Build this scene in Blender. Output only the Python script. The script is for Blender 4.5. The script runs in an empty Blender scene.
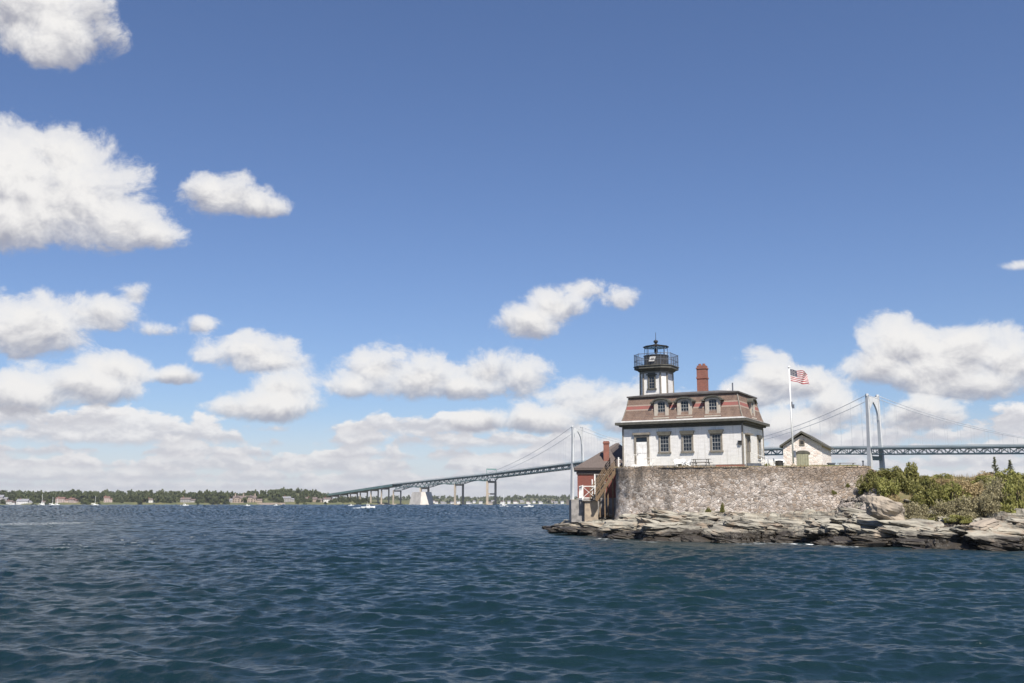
import bpy, math, random
import numpy as np
from math import radians as R, sin, cos, pi
from mathutils import Vector, Matrix, noise as mnoise

random.seed(7); RNG = np.random.default_rng(11)
SC = bpy.context.scene
COL = SC.collection

# ---------------------------------------------------------------- camera, sky, sun, exposure
F = 1024 * 35 / 36
PITCH = math.atan((503.5 - 341.5) / F)
CAMZ = 3.0
cam_d = bpy.data.cameras.new('camera'); cam = bpy.data.objects.new('camera', cam_d); COL.objects.link(cam)
cam.location = (0, 0, CAMZ); cam.rotation_euler = (pi / 2 + PITCH, 0, 0)
cam_d.lens = 35; cam_d.sensor_width = 36; cam_d.clip_start = 0.3; cam_d.clip_end = 120000
SC.camera = cam

def ray(x, y):
    u = (x - 512) / F; v = (341.5 - y) / F
    fy = cos(PITCH) - sin(PITCH) * v; fz = sin(PITCH) + cos(PITCH) * v
    return u / fy, fz / fy
def at(x, y, Y):
    a, b = ray(x, y); return Vector((a * Y, Y, CAMZ + b * Y))
def azel(x, y):
    a, b = ray(x, y); return math.atan2(a, 1), math.atan2(b, math.hypot(a, 1))

SUN_EL = R(54); SUN_AZ = math.atan2(0.28, -0.96)        # direction to the sun, from +Y towards +X
sun_dir = Vector((sin(SUN_AZ) * cos(SUN_EL), cos(SUN_AZ) * cos(SUN_EL), sin(SUN_EL)))
sun_l = bpy.data.lights.new('sun', 'SUN'); sun_l.energy = 5.0; sun_l.angle = R(0.5); sun_l.color = (1, 0.94, 0.85)
sun_o = bpy.data.objects.new('sun', sun_l); COL.objects.link(sun_o)
sun_o.rotation_euler = sun_dir.to_track_quat('Z', 'Y').to_euler(); sun_o.location = (0, -50, 200)

SC.view_settings.view_transform = 'Standard'; SC.view_settings.look = 'None'
SC.view_settings.exposure = 0.60; SC.view_settings.gamma = 1.0
SC.view_settings.use_curve_mapping = False
SC.cycles.max_bounces = 6; SC.cycles.use_adaptive_sampling = True

# ---------------------------------------------------------------- node helpers
class NT:
    def __init__(s, tree): s.t = tree; s.n = tree.nodes; s.l = tree.links
    def new(s, t, **kw):
        n = s.n.new(t)
        for k, v in kw.items(): setattr(n, k, v)
        return n
    def put(s, sock, v):
        if hasattr(v, 'is_output') or isinstance(v, bpy.types.NodeSocket): s.l.new(v, sock)
        else:
            try: sock.default_value = v
            except Exception: sock.default_value = (*v, 1.0)
    def m(s, op, *a, clamp=False):
        n = s.n.new('ShaderNodeMath'); n.operation = op; n.use_clamp = clamp
        for i, v in enumerate(a): s.put(n.inputs[i], v)
        return n.outputs[0]
    def vm(s, op, *a):
        n = s.n.new('ShaderNodeVectorMath'); n.operation = op
        for i, v in enumerate(a):
            if op == 'SCALE' and i == 1: s.put(n.inputs['Scale'], v)
            else: s.put(n.inputs[i], v)
        return n.outputs['Value'] if op in ('LENGTH', 'DOT_PRODUCT', 'DISTANCE') else n.outputs['Vector']
    def sep(s, v):
        n = s.n.new('ShaderNodeSeparateXYZ'); s.put(n.inputs[0], v); return n.outputs
    def comb(s, x=0., y=0., z=0.):
        n = s.n.new('ShaderNodeCombineXYZ')
        for i, v in enumerate((x, y, z)): s.put(n.inputs[i], v)
        return n.outputs[0]
    def ss(s, v, a, b, lo=0., hi=1.):
        n = s.n.new('ShaderNodeMapRange'); n.interpolation_type = 'SMOOTHSTEP'
        for k, q in (('Value', v), ('From Min', a), ('From Max', b), ('To Min', lo), ('To Max', hi)): s.put(n.inputs[k], q)
        return n.outputs[0]
    def lin(s, v, a, b, lo=0., hi=1.):
        n = s.n.new('ShaderNodeMapRange')
        for k, q in (('Value', v), ('From Min', a), ('From Max', b), ('To Min', lo), ('To Max', hi)): s.put(n.inputs[k], q)
        return n.outputs[0]
    def noise(s, v, scale, detail=4., rough=.55, dist=0., color=False):
        n = s.n.new('ShaderNodeTexNoise'); n.noise_dimensions = '3D'
        s.put(n.inputs['Vector'], v); n.inputs['Scale'].default_value = scale; n.inputs['Detail'].default_value = detail
        n.inputs['Roughness'].default_value = rough; n.inputs['Distortion'].default_value = dist
        return n.outputs['Color' if color else 'Fac']
    def vor(s, v, scale, feature='F1', out='Distance', rnd=1.):
        n = s.n.new('ShaderNodeTexVoronoi'); n.feature = feature
        s.put(n.inputs['Vector'], v); n.inputs['Scale'].default_value = scale; n.inputs['Randomness'].default_value = rnd
        return n.outputs[out]
    def mix(s, f, a, b, mode='MIX'):
        n = s.n.new('ShaderNodeMix'); n.data_type = 'RGBA'; n.blend_type = mode
        s.put(n.inputs[0], f); s.put(n.inputs[6], a); s.put(n.inputs[7], b)
        return n.outputs[2]
    def bump(s, h, strength=.5, dist=.05, normal=None):
        n = s.n.new('ShaderNodeBump'); s.put(n.inputs['Height'], h)
        n.inputs['Strength'].default_value = strength; n.inputs['Distance'].default_value = dist
        if normal: s.l.new(normal, n.inputs['Normal'])
        return n.outputs[0]

# ---------------------------------------------------------------- sky with cumulus
world = bpy.data.worlds.new('World'); SC.world = world; world.use_nodes = True
world.node_tree.nodes.clear()
def build_sky():
    w = NT(world.node_tree)
    out = w.new('ShaderNodeOutputWorld'); bg = w.new('ShaderNodeBackground')
    sky = w.new('ShaderNodeTexSky'); sky.sky_type = 'NISHITA'; sky.sun_disc = False
    sky.sun_elevation = SUN_EL; sky.sun_rotation = SUN_AZ
    sky.air_density = 1.0; sky.dust_density = 0.35; sky.ozone_density = 3.0; sky.altitude = 0
    STR = 0.067
    tc = w.new('ShaderNodeTexCoord')
    d = tc.outputs['Generated']
    x, y, z = w.sep(d)[:3]
    az = w.m('ARCTAN2', x, y); el = w.m('ARCSINE', z)
    p = w.comb(az, el, 0.)
    elc = w.m('MAXIMUM', el, -0.02)
    q = w.vm('MULTIPLY', p, (2.6, 3.0, 1.0))
    warp = w.noise(q, 4.0, 3., .5, color=True)
    qw = w.vm('ADD', q, w.vm('SCALE', w.vm('SUBTRACT', warp, (.5, .5, .5)), 0.14))
    def billow(v, det):
        fb = w.noise(v, 5.2, det, .66)
        vo = w.new('ShaderNodeTexVoronoi', feature='F1'); w.put(vo.inputs['Vector'], v)
        vo.inputs['Scale'].default_value = 9.0; vo.inputs['Detail'].default_value = 1.0; vo.inputs['Roughness'].default_value = .5
        vo.normalize = True
        return w.m('ADD', w.m('MULTIPLY', fb, .8), w.m('MULTIPLY', w.m('SUBTRACT', .72, vo.outputs['Distance']), .30))
    N1 = billow(qw, 10.)
    N2 = billow(w.vm('ADD', qw, (0.012, 0.036, 0.0)), 5.)
    NB = w.noise(q, 1.7, 3., .5)
    blobs = [  # x, y, rx, ry (pixels of the photograph, used as directions)
        (10, -8, 90, 62), (60, 22, 48, 52), (38, 46, 44, 28), (88, 8, 24, 30),
        (20, 180, 92, 72), (80, 198, 74, 64), (120, 226, 56, 32), (54, 152, 62, 36), (0, 222, 110, 38), (152, 236, 34, 18),
        (234, 200, 46, 26), (254, 207, 40, 17), (208, 192, 24, 14),
        (35, 328, 66, 38), (100, 314, 46, 26), (132, 293, 17, 14), (10, 336, 52, 26), (155, 330, 20, 9),
        (208, 325, 19, 9), (252, 353, 48, 28), (268, 362, 38, 18),
        (115, 368, 46, 22), (30, 394, 66, 28), (80, 385, 62, 24), (172, 377, 24, 8),
        (280, 388, 34, 24), (270, 405, 50, 22), (235, 408, 44, 16),
        (378, 368, 38, 27), (422, 380, 60, 28), (352, 384, 20, 13), (486, 372, 38, 24), (460, 388, 46, 18), (525, 377, 28, 20),
        (528, 322, 40, 21), (558, 308, 34, 24), (582, 290, 18, 12), (625, 298, 17, 11),
        (905, 348, 52, 36), (878, 364, 40, 32), (955, 350, 58, 32), (1012, 366, 56, 30), (985, 384, 78, 22), (930, 372, 70, 24), (1060, 372, 60, 36),
        (768, 378, 36, 30), (800, 386, 44, 24), (745, 392, 40, 22), (1024, 264, 17, 7),
        (598, 402, 66, 28), (645, 418, 66, 24), (545, 420, 50, 18), (480, 422, 42, 15), (830, 412, 56, 26), (915, 415, 60, 18), (790, 425, 60, 18), (700, 425, 50, 20)]
    # one blob = a node group: running best field and height inside that blob
    g = bpy.data.node_groups.new('cloud_blob', 'ShaderNodeTree')
    for nm, tp, io in (('P', 'NodeSocketVector', 'INPUT'), ('C', 'NodeSocketVector', 'INPUT'), ('S', 'NodeSocketVector', 'INPUT'),
                       ('F', 'NodeSocketFloat', 'INPUT'), ('H', 'NodeSocketFloat', 'INPUT'),
                       ('Fo', 'NodeSocketFloat', 'OUTPUT'), ('Ho', 'NodeSocketFloat', 'OUTPUT')):
        g.interface.new_socket(nm, in_out=io, socket_type=tp)
    t = NT(g); gi = t.new('NodeGroupInput'); go = t.new('NodeGroupOutput')
    dv = t.vm('MULTIPLY', t.vm('SUBTRACT', gi.outputs['P'], gi.outputs['C']), gi.outputs['S'])
    sx, sy, sz_ = t.sep(dv)[:3]
    sy2 = t.m('ADD', t.m('MAXIMUM', sy, 0.), t.m('MULTIPLY', t.m('MINIMUM', sy, 0.), 1.25))
    f = t.m('SUBTRACT', 1.0, t.vm('LENGTH', t.comb(sx, sy2, sz_)))
    # smooth union of the fields, height weighted by who wins
    k = .34
    hh = t.m('MULTIPLY_ADD', t.m('SUBTRACT', f, gi.outputs['F']), .5 / k, .5, clamp=True)
    mx = t.m('ADD', t.m('ADD', t.m('MULTIPLY', f, hh), t.m('MULTIPLY', gi.outputs['F'], t.m('SUBTRACT', 1., hh))),
             t.m('MULTIPLY', t.m('MULTIPLY', hh, t.m('SUBTRACT', 1., hh)), k))
    ho = t.m('ADD', t.m('MULTIPLY', sy, hh), t.m('MULTIPLY', gi.outputs['H'], t.m('SUBTRACT', 1., hh)))
    t.l.new(mx, go.inputs['Fo']); t.l.new(ho, go.inputs['Ho'])
    skyc = w.mix(1.0, sky.outputs[0], (0.875, 0.935, 1.135), 'MULTIPLY')
    # rows of small flat-based cumulus low over the horizon, the near (high) rows in front of the far (low) ones
    c0 = w.mix(w.ss(el, .10, -.005, 0., .62), skyc, (0.56* .91 / STR, 0.565* .91 / STR, 0.60* .91 / STR))
    hq = w.comb(w.m('MULTIPLY', az, 9.), w.m('MULTIPLY', el, 17.), 3.1)
    H1 = w.noise(hq, 3.2, 9., .64); H2 = w.noise(w.vm('ADD', hq, (0.03, 0.10, 0.)), 3.2, 5., .6)
    hd = w.m('SUBTRACT', H1, .5); hrel = w.m('MULTIPLY', w.m('SUBTRACT', H1, H2), 2.4)
    for i, (by, hpx, fq, cut, op) in enumerate(((497, 9, 26, .29, .6), (490, 10, 22, .30, .75), (481, 12, 19, .31, .85), (471, 14, 16, .335, .9), (459, 18, 13, .345, .92), (446, 22, 11, .375, .94), (432, 24, 9, .43, .95))):
        base = azel(512, by)[1]; H = azel(512, by - hpx)[1] - base
        cv = w.noise(w.comb(w.m('MULTIPLY_ADD', az, float(fq), i * 7.3), w.m('MULTIPLY', el, 8.), i * 1.7), 1., 3., .55)
        hg = w.m('MULTIPLY', w.m('MAXIMUM', w.m('MULTIPLY', w.m('SUBTRACT', cv, cut), 6.2), 0.), H)
        e_ = w.m('SUBTRACT', w.m('ADD', el, w.m('MULTIPLY', w.m('SUBTRACT', cv, .5), H * .8)), base)
        tp = w.m('SUBTRACT', w.m('ADD', hg, w.m('MULTIPLY', hd, H * 1.9)), e_)
        al = w.m('MULTIPLY', w.ss(tp, 0., H * .32), w.ss(w.m('ADD', e_, w.m('MULTIPLY', hd, H * 1.1)), -.22 * H, .22 * H))
        li = w.ss(w.m('ADD', w.m('ADD', w.m('DIVIDE', e_, H * 1.5), hrel), .12), 0., .95)
        cH = w.mix(li, (0.445* .91 / STR, 0.447* .91 / STR, 0.48* .91 / STR), ((.61 + .009 * i)* .91 / STR, (.60 + .009 * i)* .91 / STR, (.595 + .009 * i)* .91 / STR))
        c0 = w.mix(w.m('MULTIPLY', al, op), c0, cH)
    white = (0.66* .91 / STR, 0.648* .91 / STR, 0.635* .91 / STR); grey = (0.285* .91 / STR, 0.29* .91 / STR, 0.335* .91 / STR)
    def bgnode(c):
        b = w.new('ShaderNodeBackground'); b.inputs['Strength'].default_value = STR; w.put(b.inputs['Color'], c); return b.outputs[0]
    def sector(lo, hi):
        fs, hs = -1.2, 0.0
        for (bx, by, rx, ry) in blobs:
            soft = .62 if rx < 23 else (.30 if rx < 34 else .0)      # little clouds are thin and ragged
            if soft: rx, ry = rx * 1.35, ry * 1.35
            if bx + 1.8 * rx < lo or bx - 1.8 * rx > hi: continue
            a0, e0 = azel(bx, by); a1, _ = azel(bx + rx, by); _, e1 = azel(bx, by - ry)
            n = w.new('ShaderNodeGroup'); n.node_tree = g
            w.l.new(p, n.inputs['P']); n.inputs['C'].default_value = (a0, e0, soft); n.inputs['S'].default_value = (1 / (a1 - a0), 1 / (e1 - e0), 1)
            w.put(n.inputs['F'], fs); w.put(n.inputs['H'], hs)
            fs, hs = n.outputs['Fo'], n.outputs['Ho']
        fld = w.m('MAXIMUM', fs, -.75)
        D = w.m('ADD', w.m('MULTIPLY', fld, 0.9), w.m('MULTIPLY', w.m('SUBTRACT', N1, .455), 2.6))
        aC = w.ss(D, 0.10, 0.46)
        thick = w.ss(D, 0.15, 0.9)
        rel = w.m('SUBTRACT', N1, N2)
        lit = w.m('ADD', w.m('MULTIPLY_ADD', hs, 0.80, 0.58), w.m('MULTIPLY', rel, 2.4))
        lit = w.m('ADD', lit, w.m('MULTIPLY', w.m('SUBTRACT', NB, .5), .6))
        litC = w.ss(lit, -0.05, 0.85)
        cC = w.mix(litC, grey, white)
        return bgnode(w.mix(w.m('MULTIPLY', aC, w.m('MULTIPLY_ADD', thick, .25, .74)), c0, cC))
    # the sky is evaluated sector by sector so that each direction only visits the clouds near it
    cuts = [-150, 95, 210, 330, 450, 590, 720, 860, 1175]
    sh = None
    for i in range(len(cuts) - 1):
        sc_ = sector(cuts[i], cuts[i + 1])
        if sh is None: sh = sc_; continue
        mx = w.new('ShaderNodeMixShader'); w.put(mx.inputs[0], w.m('GREATER_THAN', az, azel(cuts[i], 400)[0]))
        w.l.new(sh, mx.inputs[1]); w.l.new(sc_, mx.inputs[2]); sh = mx.outputs[0]
    # all other directions: scattered fair-weather cloud without the placed cumulus
    G1 = w.noise(w.vm('SCALE', d, 1.0), 2.6, 5., .55)
    rest = bgnode(w.mix(w.m('MULTIPLY', w.ss(G1, .58, .68), .85), skyc, (.58* .91 / STR, .57* .91 / STR, .56* .91 / STR)))
    inside = w.m('MULTIPLY', w.m('MULTIPLY', w.m('LESS_THAN', w.m('ABSOLUTE', az), azel(1170, 400)[0]), w.m('LESS_THAN', el, .68)), w.m('GREATER_THAN', el, -.02))
    mx = w.new('ShaderNodeMixShader'); w.put(mx.inputs[0], inside); w.l.new(rest, mx.inputs[1]); w.l.new(sh, mx.inputs[2])
    w.l.new(mx.outputs[0], out.inputs[0]); w.n.remove(bg)
build_sky()
world.cycles.sampling_method = 'MANUAL'; world.cycles.sample_map_resolution = 512

# ---------------------------------------------------------------- mesh helpers
class MB:
    """collects shapes for ONE mesh object"""
    def __init__(s): s.v = []; s.f = []; s.mi = []
    def add(s, vs, fs, mi=0, M=None):
        o = len(s.v)
        for q in vs:
            q = Vector(q)
            s.v.append(tuple(M @ q) if M else tuple(q))
        for q in fs: s.f.append([i + o for i in q]); s.mi.append(mi)
        return s
    def box(s, x0, x1, y0, y1, z0, z1, mi=0, M=None, taper=0.):
        a = taper
        vs = [(x0, y0, z0), (x1, y0, z0), (x1, y1, z0), (x0, y1, z0), (x0 + a, y0 + a, z1), (x1 - a, y0 + a, z1), (x1 - a, y1 - a, z1), (x0 + a, y1 - a, z1)]
        return s.add(vs, [(0, 3, 2, 1), (4, 5, 6, 7), (0, 1, 5, 4), (1, 2, 6, 5), (2, 3, 7, 6), (3, 0, 4, 7)], mi, M)
    def beam(s, p, q, w, h=None, mi=0, up=(0, 0, 1)):
        h = h or w; p = Vector(p); q = Vector(q); d = (q - p)
        L = d.length; d.normalize(); u = Vector(up)
        if abs(d.dot(u)) > .99: u = Vector((1, 0, 0))
        r = d.cross(u).normalized(); u = r.cross(d)
        M = Matrix((r, d, u)).transposed().to_4x4(); M.translation = p
        return s.box(-w / 2, w / 2, 0, L, -h / 2, h / 2, mi, M)
    def tube(s, pts, r, n=8, mi=0, cap=True):
        pts = [Vector(q) for q in pts]; rs = r if isinstance(r, (list, tuple)) else [r] * len(pts)
        vs = []; fs = []
        for i, q in enumerate(pts):
            d = (pts[min(i + 1, len(pts) - 1)] - pts[max(i - 1, 0)]).normalized()
            u = Vector((0, 0, 1)) if abs(d.z) < .95 else Vector((1, 0, 0))
            a = d.cross(u).normalized(); b = a.cross(d)
            for k in range(n):
                t = 2 * pi * k / n; vs.append(q + (a * cos(t) + b * sin(t)) * rs[i])
        for i in range(len(pts) - 1):
            for k in range(n):
                k2 = (k + 1) % n; fs.append((i * n + k, i * n + k2, (i + 1) * n + k2, (i + 1) * n + k))
        if cap: fs += [tuple(range(n))[::-1], tuple(range((len(pts) - 1) * n, len(pts) * n))]
        return s.add(vs, fs, mi)
    def prism(s, poly, z0, z1, mi=0, M=None, top=None):
        """polygon in xy extruded z0..z1; top = other outline for the upper ring"""
        n = len(poly); t = top or poly
        vs = [(a, b, z0) for a, b in poly] + [(a, b, z1) for a, b in t]
        fs = [tuple(range(n))[::-1], tuple(range(n, 2 * n))] + [(i, (i + 1) % n, n + (i + 1) % n, n + i) for i in range(n)]
        return s.add(vs, fs, mi, M)
    def lathe(s, prof, cx=0, cy=0, n=16, mi=0, ph=0.):
        vs = []; fs = []
        for r, z in prof:
            for k in range(n):
                t = 2 * pi * k / n + ph; vs.append((cx + r * cos(t), cy + r * sin(t), z))
        for i in range(len(prof) - 1):
            for k in range(n):
                k2 = (k + 1) % n; fs.append((i * n + k, i * n + k2, (i + 1) * n + k2, (i + 1) * n + k))
        fs += [tuple(range(n))[::-1], tuple(range((len(prof) - 1) * n, len(prof) * n))]
        return s.add(vs, fs, mi)
    def build(s, name, mats, parent=None, loc=None, rz=0, smooth=False):
        me = bpy.data.meshes.new(name); me.from_pydata(s.v, [], s.f)
        mats = mats if isinstance(mats, (list, tuple)) else [mats]
        for m in mats: me.materials.append(m)
        if len(mats) > 1: me.polygons.foreach_set('material_index', s.mi)
        if smooth: me.polygons.foreach_set('use_smooth', [True] * len(me.polygons))
        me.update()
        o = bpy.data.objects.new(name, me); COL.objects.link(o)
        if parent: o.parent = parent
        if loc is not None: o.location = loc
        if rz: o.rotation_euler.z = rz
        return o

def tag(o, label=None, cat=None, group=None, kind=None):
    if label: o['label'] = label
    if cat: o['category'] = cat
    if group: o['group'] = group
    if kind: o['kind'] = kind
    return o
def thing(name, label, cat, loc=(0, 0, 0), rz=0, group=None):
    o = bpy.data.objects.new(name, None); COL.objects.link(o); o.location = loc; o.rotation_euler.z = rz
    o.empty_display_size = .2
    return tag(o, label, cat, group)
def grid_mesh(name, V, nu, nv, mats, mask=None, smooth=True):
    """V: (nu*nv,3) array, row-major [nu][nv] -> quad sheet"""
    idx = np.arange(nu * nv).reshape(nu, nv)
    q = np.stack([idx[:-1, :-1], idx[1:, :-1], idx[1:, 1:], idx[:-1, 1:]], -1).reshape(-1, 4)
    if mask is not None: q = q[mask.reshape(nu, nv)[:-1, :-1].reshape(-1)]
    me = bpy.data.meshes.new(name); me.vertices.add(len(V)); me.vertices.foreach_set('co', V.astype(np.float32).ravel())
    me.loops.add(q.size); me.loops.foreach_set('vertex_index', q.astype(np.int32).ravel())
    me.polygons.add(len(q)); me.polygons.foreach_set('loop_start', np.arange(0, q.size, 4, dtype=np.int32))
    me.update(calc_edges=True)
    if smooth: me.polygons.foreach_set('use_smooth', np.ones(len(q), bool))
    me.materials.append(mats)
    o = bpy.data.objects.new(name, me); COL.objects.link(o)
    return o

# numpy value-noise fbm
def vnoise(x, y, seed=0):
    xi = np.floor(x).astype(np.int64); yi = np.floor(y).astype(np.int64); fx = x - xi; fy = y - yi
    fx = fx * fx * (3 - 2 * fx); fy = fy * fy * (3 - 2 * fy)
    def h(a, b):
        n = (a * 374761393 + b * 668265263 + seed * 974634541) & 0xffffffff
        n = ((n ^ (n >> 13)) * 1274126177) & 0xffffffff
        return ((n ^ (n >> 16)) & 0xffff) / 65535.
    return (h(xi, yi) * (1 - fx) + h(xi + 1, yi) * fx) * (1 - fy) + (h(xi, yi + 1) * (1 - fx) + h(xi + 1, yi + 1) * fx) * fy
def fbm(x, y, o=5, seed=0, r=.5):
    s = 0; a = 1; t = 0
    for k in range(o):
        s = s + a * vnoise(x * 2 ** k + 17.3 * k, y * 2 ** k - 9.1 * k, seed + k); t += a; a *= r
    return s / t
def sstep(x, a, b): t = np.clip((x - a) / (b - a), 0, 1); return t * t * (3 - 2 * t)

# ---------------------------------------------------------------- materials
def mat(name, c1, c2=None, scale=2., rough=.7, bump=0., bscale=None, detail=5., stretch=(1, 1, 1), metal=0., spec=.4, lo=.35, hi=.65, bdist=.03):
    m = bpy.data.materials.new(name); m.use_nodes = True; w = NT(m.node_tree); b = w.n['Principled BSDF']
    b.inputs['Roughness'].default_value = rough; b.inputs['Metallic'].default_value = metal; b.inputs['Specular IOR Level'].default_value = spec
    tc = w.new('ShaderNodeTexCoord'); v = w.vm('MULTIPLY', tc.outputs['Object'], stretch)
    if c2 is None: c2 = tuple(x * .8 for x in c1)
    n = w.noise(v, scale, detail)
    w.l.new(w.mix(w.ss(n, lo, hi), (*c1, 1), (*c2, 1)), b.inputs['Base Color'])
    if bump: w.l.new(w.bump(w.noise(v, bscale or scale * 4, 5.), bump, bdist), b.inputs['Normal'])
    return m

M = {}
M['trim'] = mat('taupe_trim_paint', (.255, .225, .185), (.19, .17, .14), 3, .7, .1)
M['pale_trim'] = mat('pale_taupe_paint', (.50, .44, .37), (.41, .36, .30), 3, .7, .1)
M['dark_trim'] = mat('olive_grey_paint', (.105, .10, .082), (.075, .072, .06), 3, .7, .1)
M['white_paint'] = mat('white_paint', (.80, .785, .76), (.66, .64, .61), 2.5, .6, .1)
M['sash'] = mat('sash_paint', (.40, .40, .39), (.32, .32, .31), 3, .6)
M['white_wood'] = mat('white_wood', (.78, .76, .73), (.64, .62, .58), 4, .6)
M['black_iron'] = mat('black_iron', (.022, .022, .022), (.045, .042, .038), 3, .5)
M['grey_iron'] = mat('grey_iron', (.13, .14, .17), (.09, .10, .12), 3, .5)
M['glass'] = mat('dark_window_glass', (.012, .018, .030), (.008, .012, .02), .9, .08, 0, spec=.45)
M['brick'] = None
M['slate'] = mat('grey_slate', (.085, .067, .06), (.125, .10, .09), 6, .75, .3, 14, stretch=(1, 1, 3))
M['timber'] = mat('weathered_timber', (.20, .135, .08), (.12, .085, .055), 5, .8, .2, stretch=(1, 1, 4))
M['grey_timber'] = mat('silver_grey_timber', (.30, .28, .26), (.20, .19, .18), 5, .8)
M['concrete'] = mat('tan_concrete', (.38, .31, .23), (.27, .22, .17), 2.2, .9, .3, 8)
M['granite'] = mat('grey_granite', (.30, .28, .265), (.19, .18, .17), 2.5, .9, .4, 6)
M['lead'] = mat('roof_felt', (.075, .07, .068), (.11, .10, .095), 2, .8)
M['bridge_green'] = mat('bridge_green_paint', (.17, .275, .255), (.14, .225, .21), .05, .6)
M['bridge_deck'] = mat('bridge_deck_edge', (.33, .385, .385), (.27, .32, .32), .03, .7)
M['tower_paint'] = mat('pale_tower_paint', (.54, .545, .54), (.45, .455, .45), .05, .6)
M['pier_concrete'] = mat('bridge_pier_concrete', (.42, .35, .27), (.30, .26, .21), .08, .9)
M['white_concrete'] = mat('white_concrete', (.62, .58, .52), (.50, .46, .41), .1, .9)
M['cable'] = mat('cable_grey', (.50, .52, .54), (.42, .44, .46), .05, .6)
M['gelcoat'] = mat('white_gelcoat', (.80, .80, .79), (.72, .72, .70), 1, .3)
M['olive_door'] = mat('olive_green_paint', (.34, .33, .23), (.28, .27, .19), 3, .7)

def brick_mat(name, c1, c2, mortar, bs=1., bump=.3):
    m = bpy.data.materials.new(name); m.use_nodes = True; w = NT(m.node_tree); b = w.n['Principled BSDF']; b.inputs['Roughness'].default_value = .85
    tc = w.new('ShaderNodeTexCoord'); x, y, z = w.sep(tc.outputs['Object'])[:3]
    br = w.new('ShaderNodeTexBrick'); w.put(br.inputs['Vector'], w.comb(w.m('ADD', x, y), z, 0.))
    br.inputs['Scale'].default_value = bs; br.inputs['Brick Width'].default_value = .24; br.inputs['Row Height'].default_value = .08; br.inputs['Mortar Size'].default_value = .009
    br.inputs['Color1'].default_value = (*c1, 1); br.inputs['Color2'].default_value = (*c2, 1); br.inputs['Mortar'].default_value = (*mortar, 1)
    n = w.noise(tc.outputs['Object'], 1.3, 5.)
    w.l.new(w.mix(w.ss(n, .3, .7, .0, .35), br.outputs['Color'], (.12, .06, .045)), b.inputs['Base Color'])
    w.l.new(w.bump(br.outputs['Fac'], -bump, .02), b.inputs['Normal'])
    return m
M['brick'] = brick_mat('red_brick', (.30, .085, .05), (.22, .06, .04), (.26, .20, .17))
M['red_wall'] = brick_mat('dark_red_brick', (.235, .058, .04), (.19, .045, .032), (.16, .09, .075))
M['hut_stone'] = None

def clapboard():
    m = bpy.data.materials.new('white_clapboard'); m.use_nodes = True; w = NT(m.node_tree); b = w.n['Principled BSDF']; b.inputs['Roughness'].default_value = .6
    tc = w.new('ShaderNodeTexCoord'); o = tc.outputs['Object']; x, y, z = w.sep(o)[:3]
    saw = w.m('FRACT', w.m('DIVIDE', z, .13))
    n = w.noise(w.vm('MULTIPLY', o, (.8, .8, 3.)), 1.5, 6., .6)
    st = w.noise(w.vm('MULTIPLY', o, (5., 5., .35)), 1.2, 4., .6)
    c = w.mix(w.ss(n, .35, .7), (.86, .835, .80), (.76, .735, .695))
    c = w.mix(w.ss(st, .52, .74, 0., .6), c, (.50, .465, .41))
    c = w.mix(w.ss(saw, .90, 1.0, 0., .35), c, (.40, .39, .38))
    w.l.new(c, b.inputs['Base Color']); w.l.new(w.bump(saw, .6, .03), b.inputs['Normal'])
    return m
M['clapboard'] = clapboard()

def mansard_mat():
    m = bpy.data.materials.new('banded_shingles'); m.use_nodes = True; w = NT(m.node_tree); b = w.n['Principled BSDF']; b.inputs['Roughness'].default_value = .85
    tc = w.new('ShaderNodeTexCoord'); o = tc.outputs['Object']; x, y, z = w.sep(o)[:3]
    br = w.new('ShaderNodeTexBrick'); w.put(br.inputs['Vector'], w.comb(w.m('ADD', x, y), z, 0.)); br.inputs['Scale'].default_value = 1.
    br.inputs['Brick Width'].default_value = .26; br.inputs['Row Height'].default_value = .17; br.inputs['Mortar Size'].default_value = .012; br.inputs['Bias'].default_value = -.1
    br.inputs['Color1'].default_value = (.185, .118, .085, 1); br.inputs['Color2'].default_value = (.145, .095, .078, 1); br.inputs['Mortar'].default_value = (.06, .045, .04, 1)
    n = w.noise(o, 2.0, 6., .65)
    base = w.mix(w.ss(n, .36, .66, 0., .6), br.outputs['Color'], (.235, .165, .125))
    r2 = w.mix(w.ss(n, .3, .7), (.30, .095, .08), (.225, .10, .085))
    zz = w.m('ADD', z, w.m('MULTIPLY', w.m('SUBTRACT', w.noise(o, 6., 2.), .5), .06))
    red = w.m('MULTIPLY', w.ss(zz, 5.84, 5.88), w.ss(zz, 6.22, 6.18))
    pale = w.m('SUBTRACT', w.m('MULTIPLY', w.ss(zz, 5.72, 5.76), w.ss(zz, 6.34, 6.30)), red, clamp=True)
    c = w.mix(red, base, r2); c = w.mix(w.m('MULTIPLY', pale, .75), c, (.36, .29, .24))
    w.l.new(c, b.inputs['Base Color']); w.l.new(w.bump(br.outputs['Fac'], -.4, .02), b.inputs['Normal'])
    return m
M['mansard'] = mansard_mat()

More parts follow.
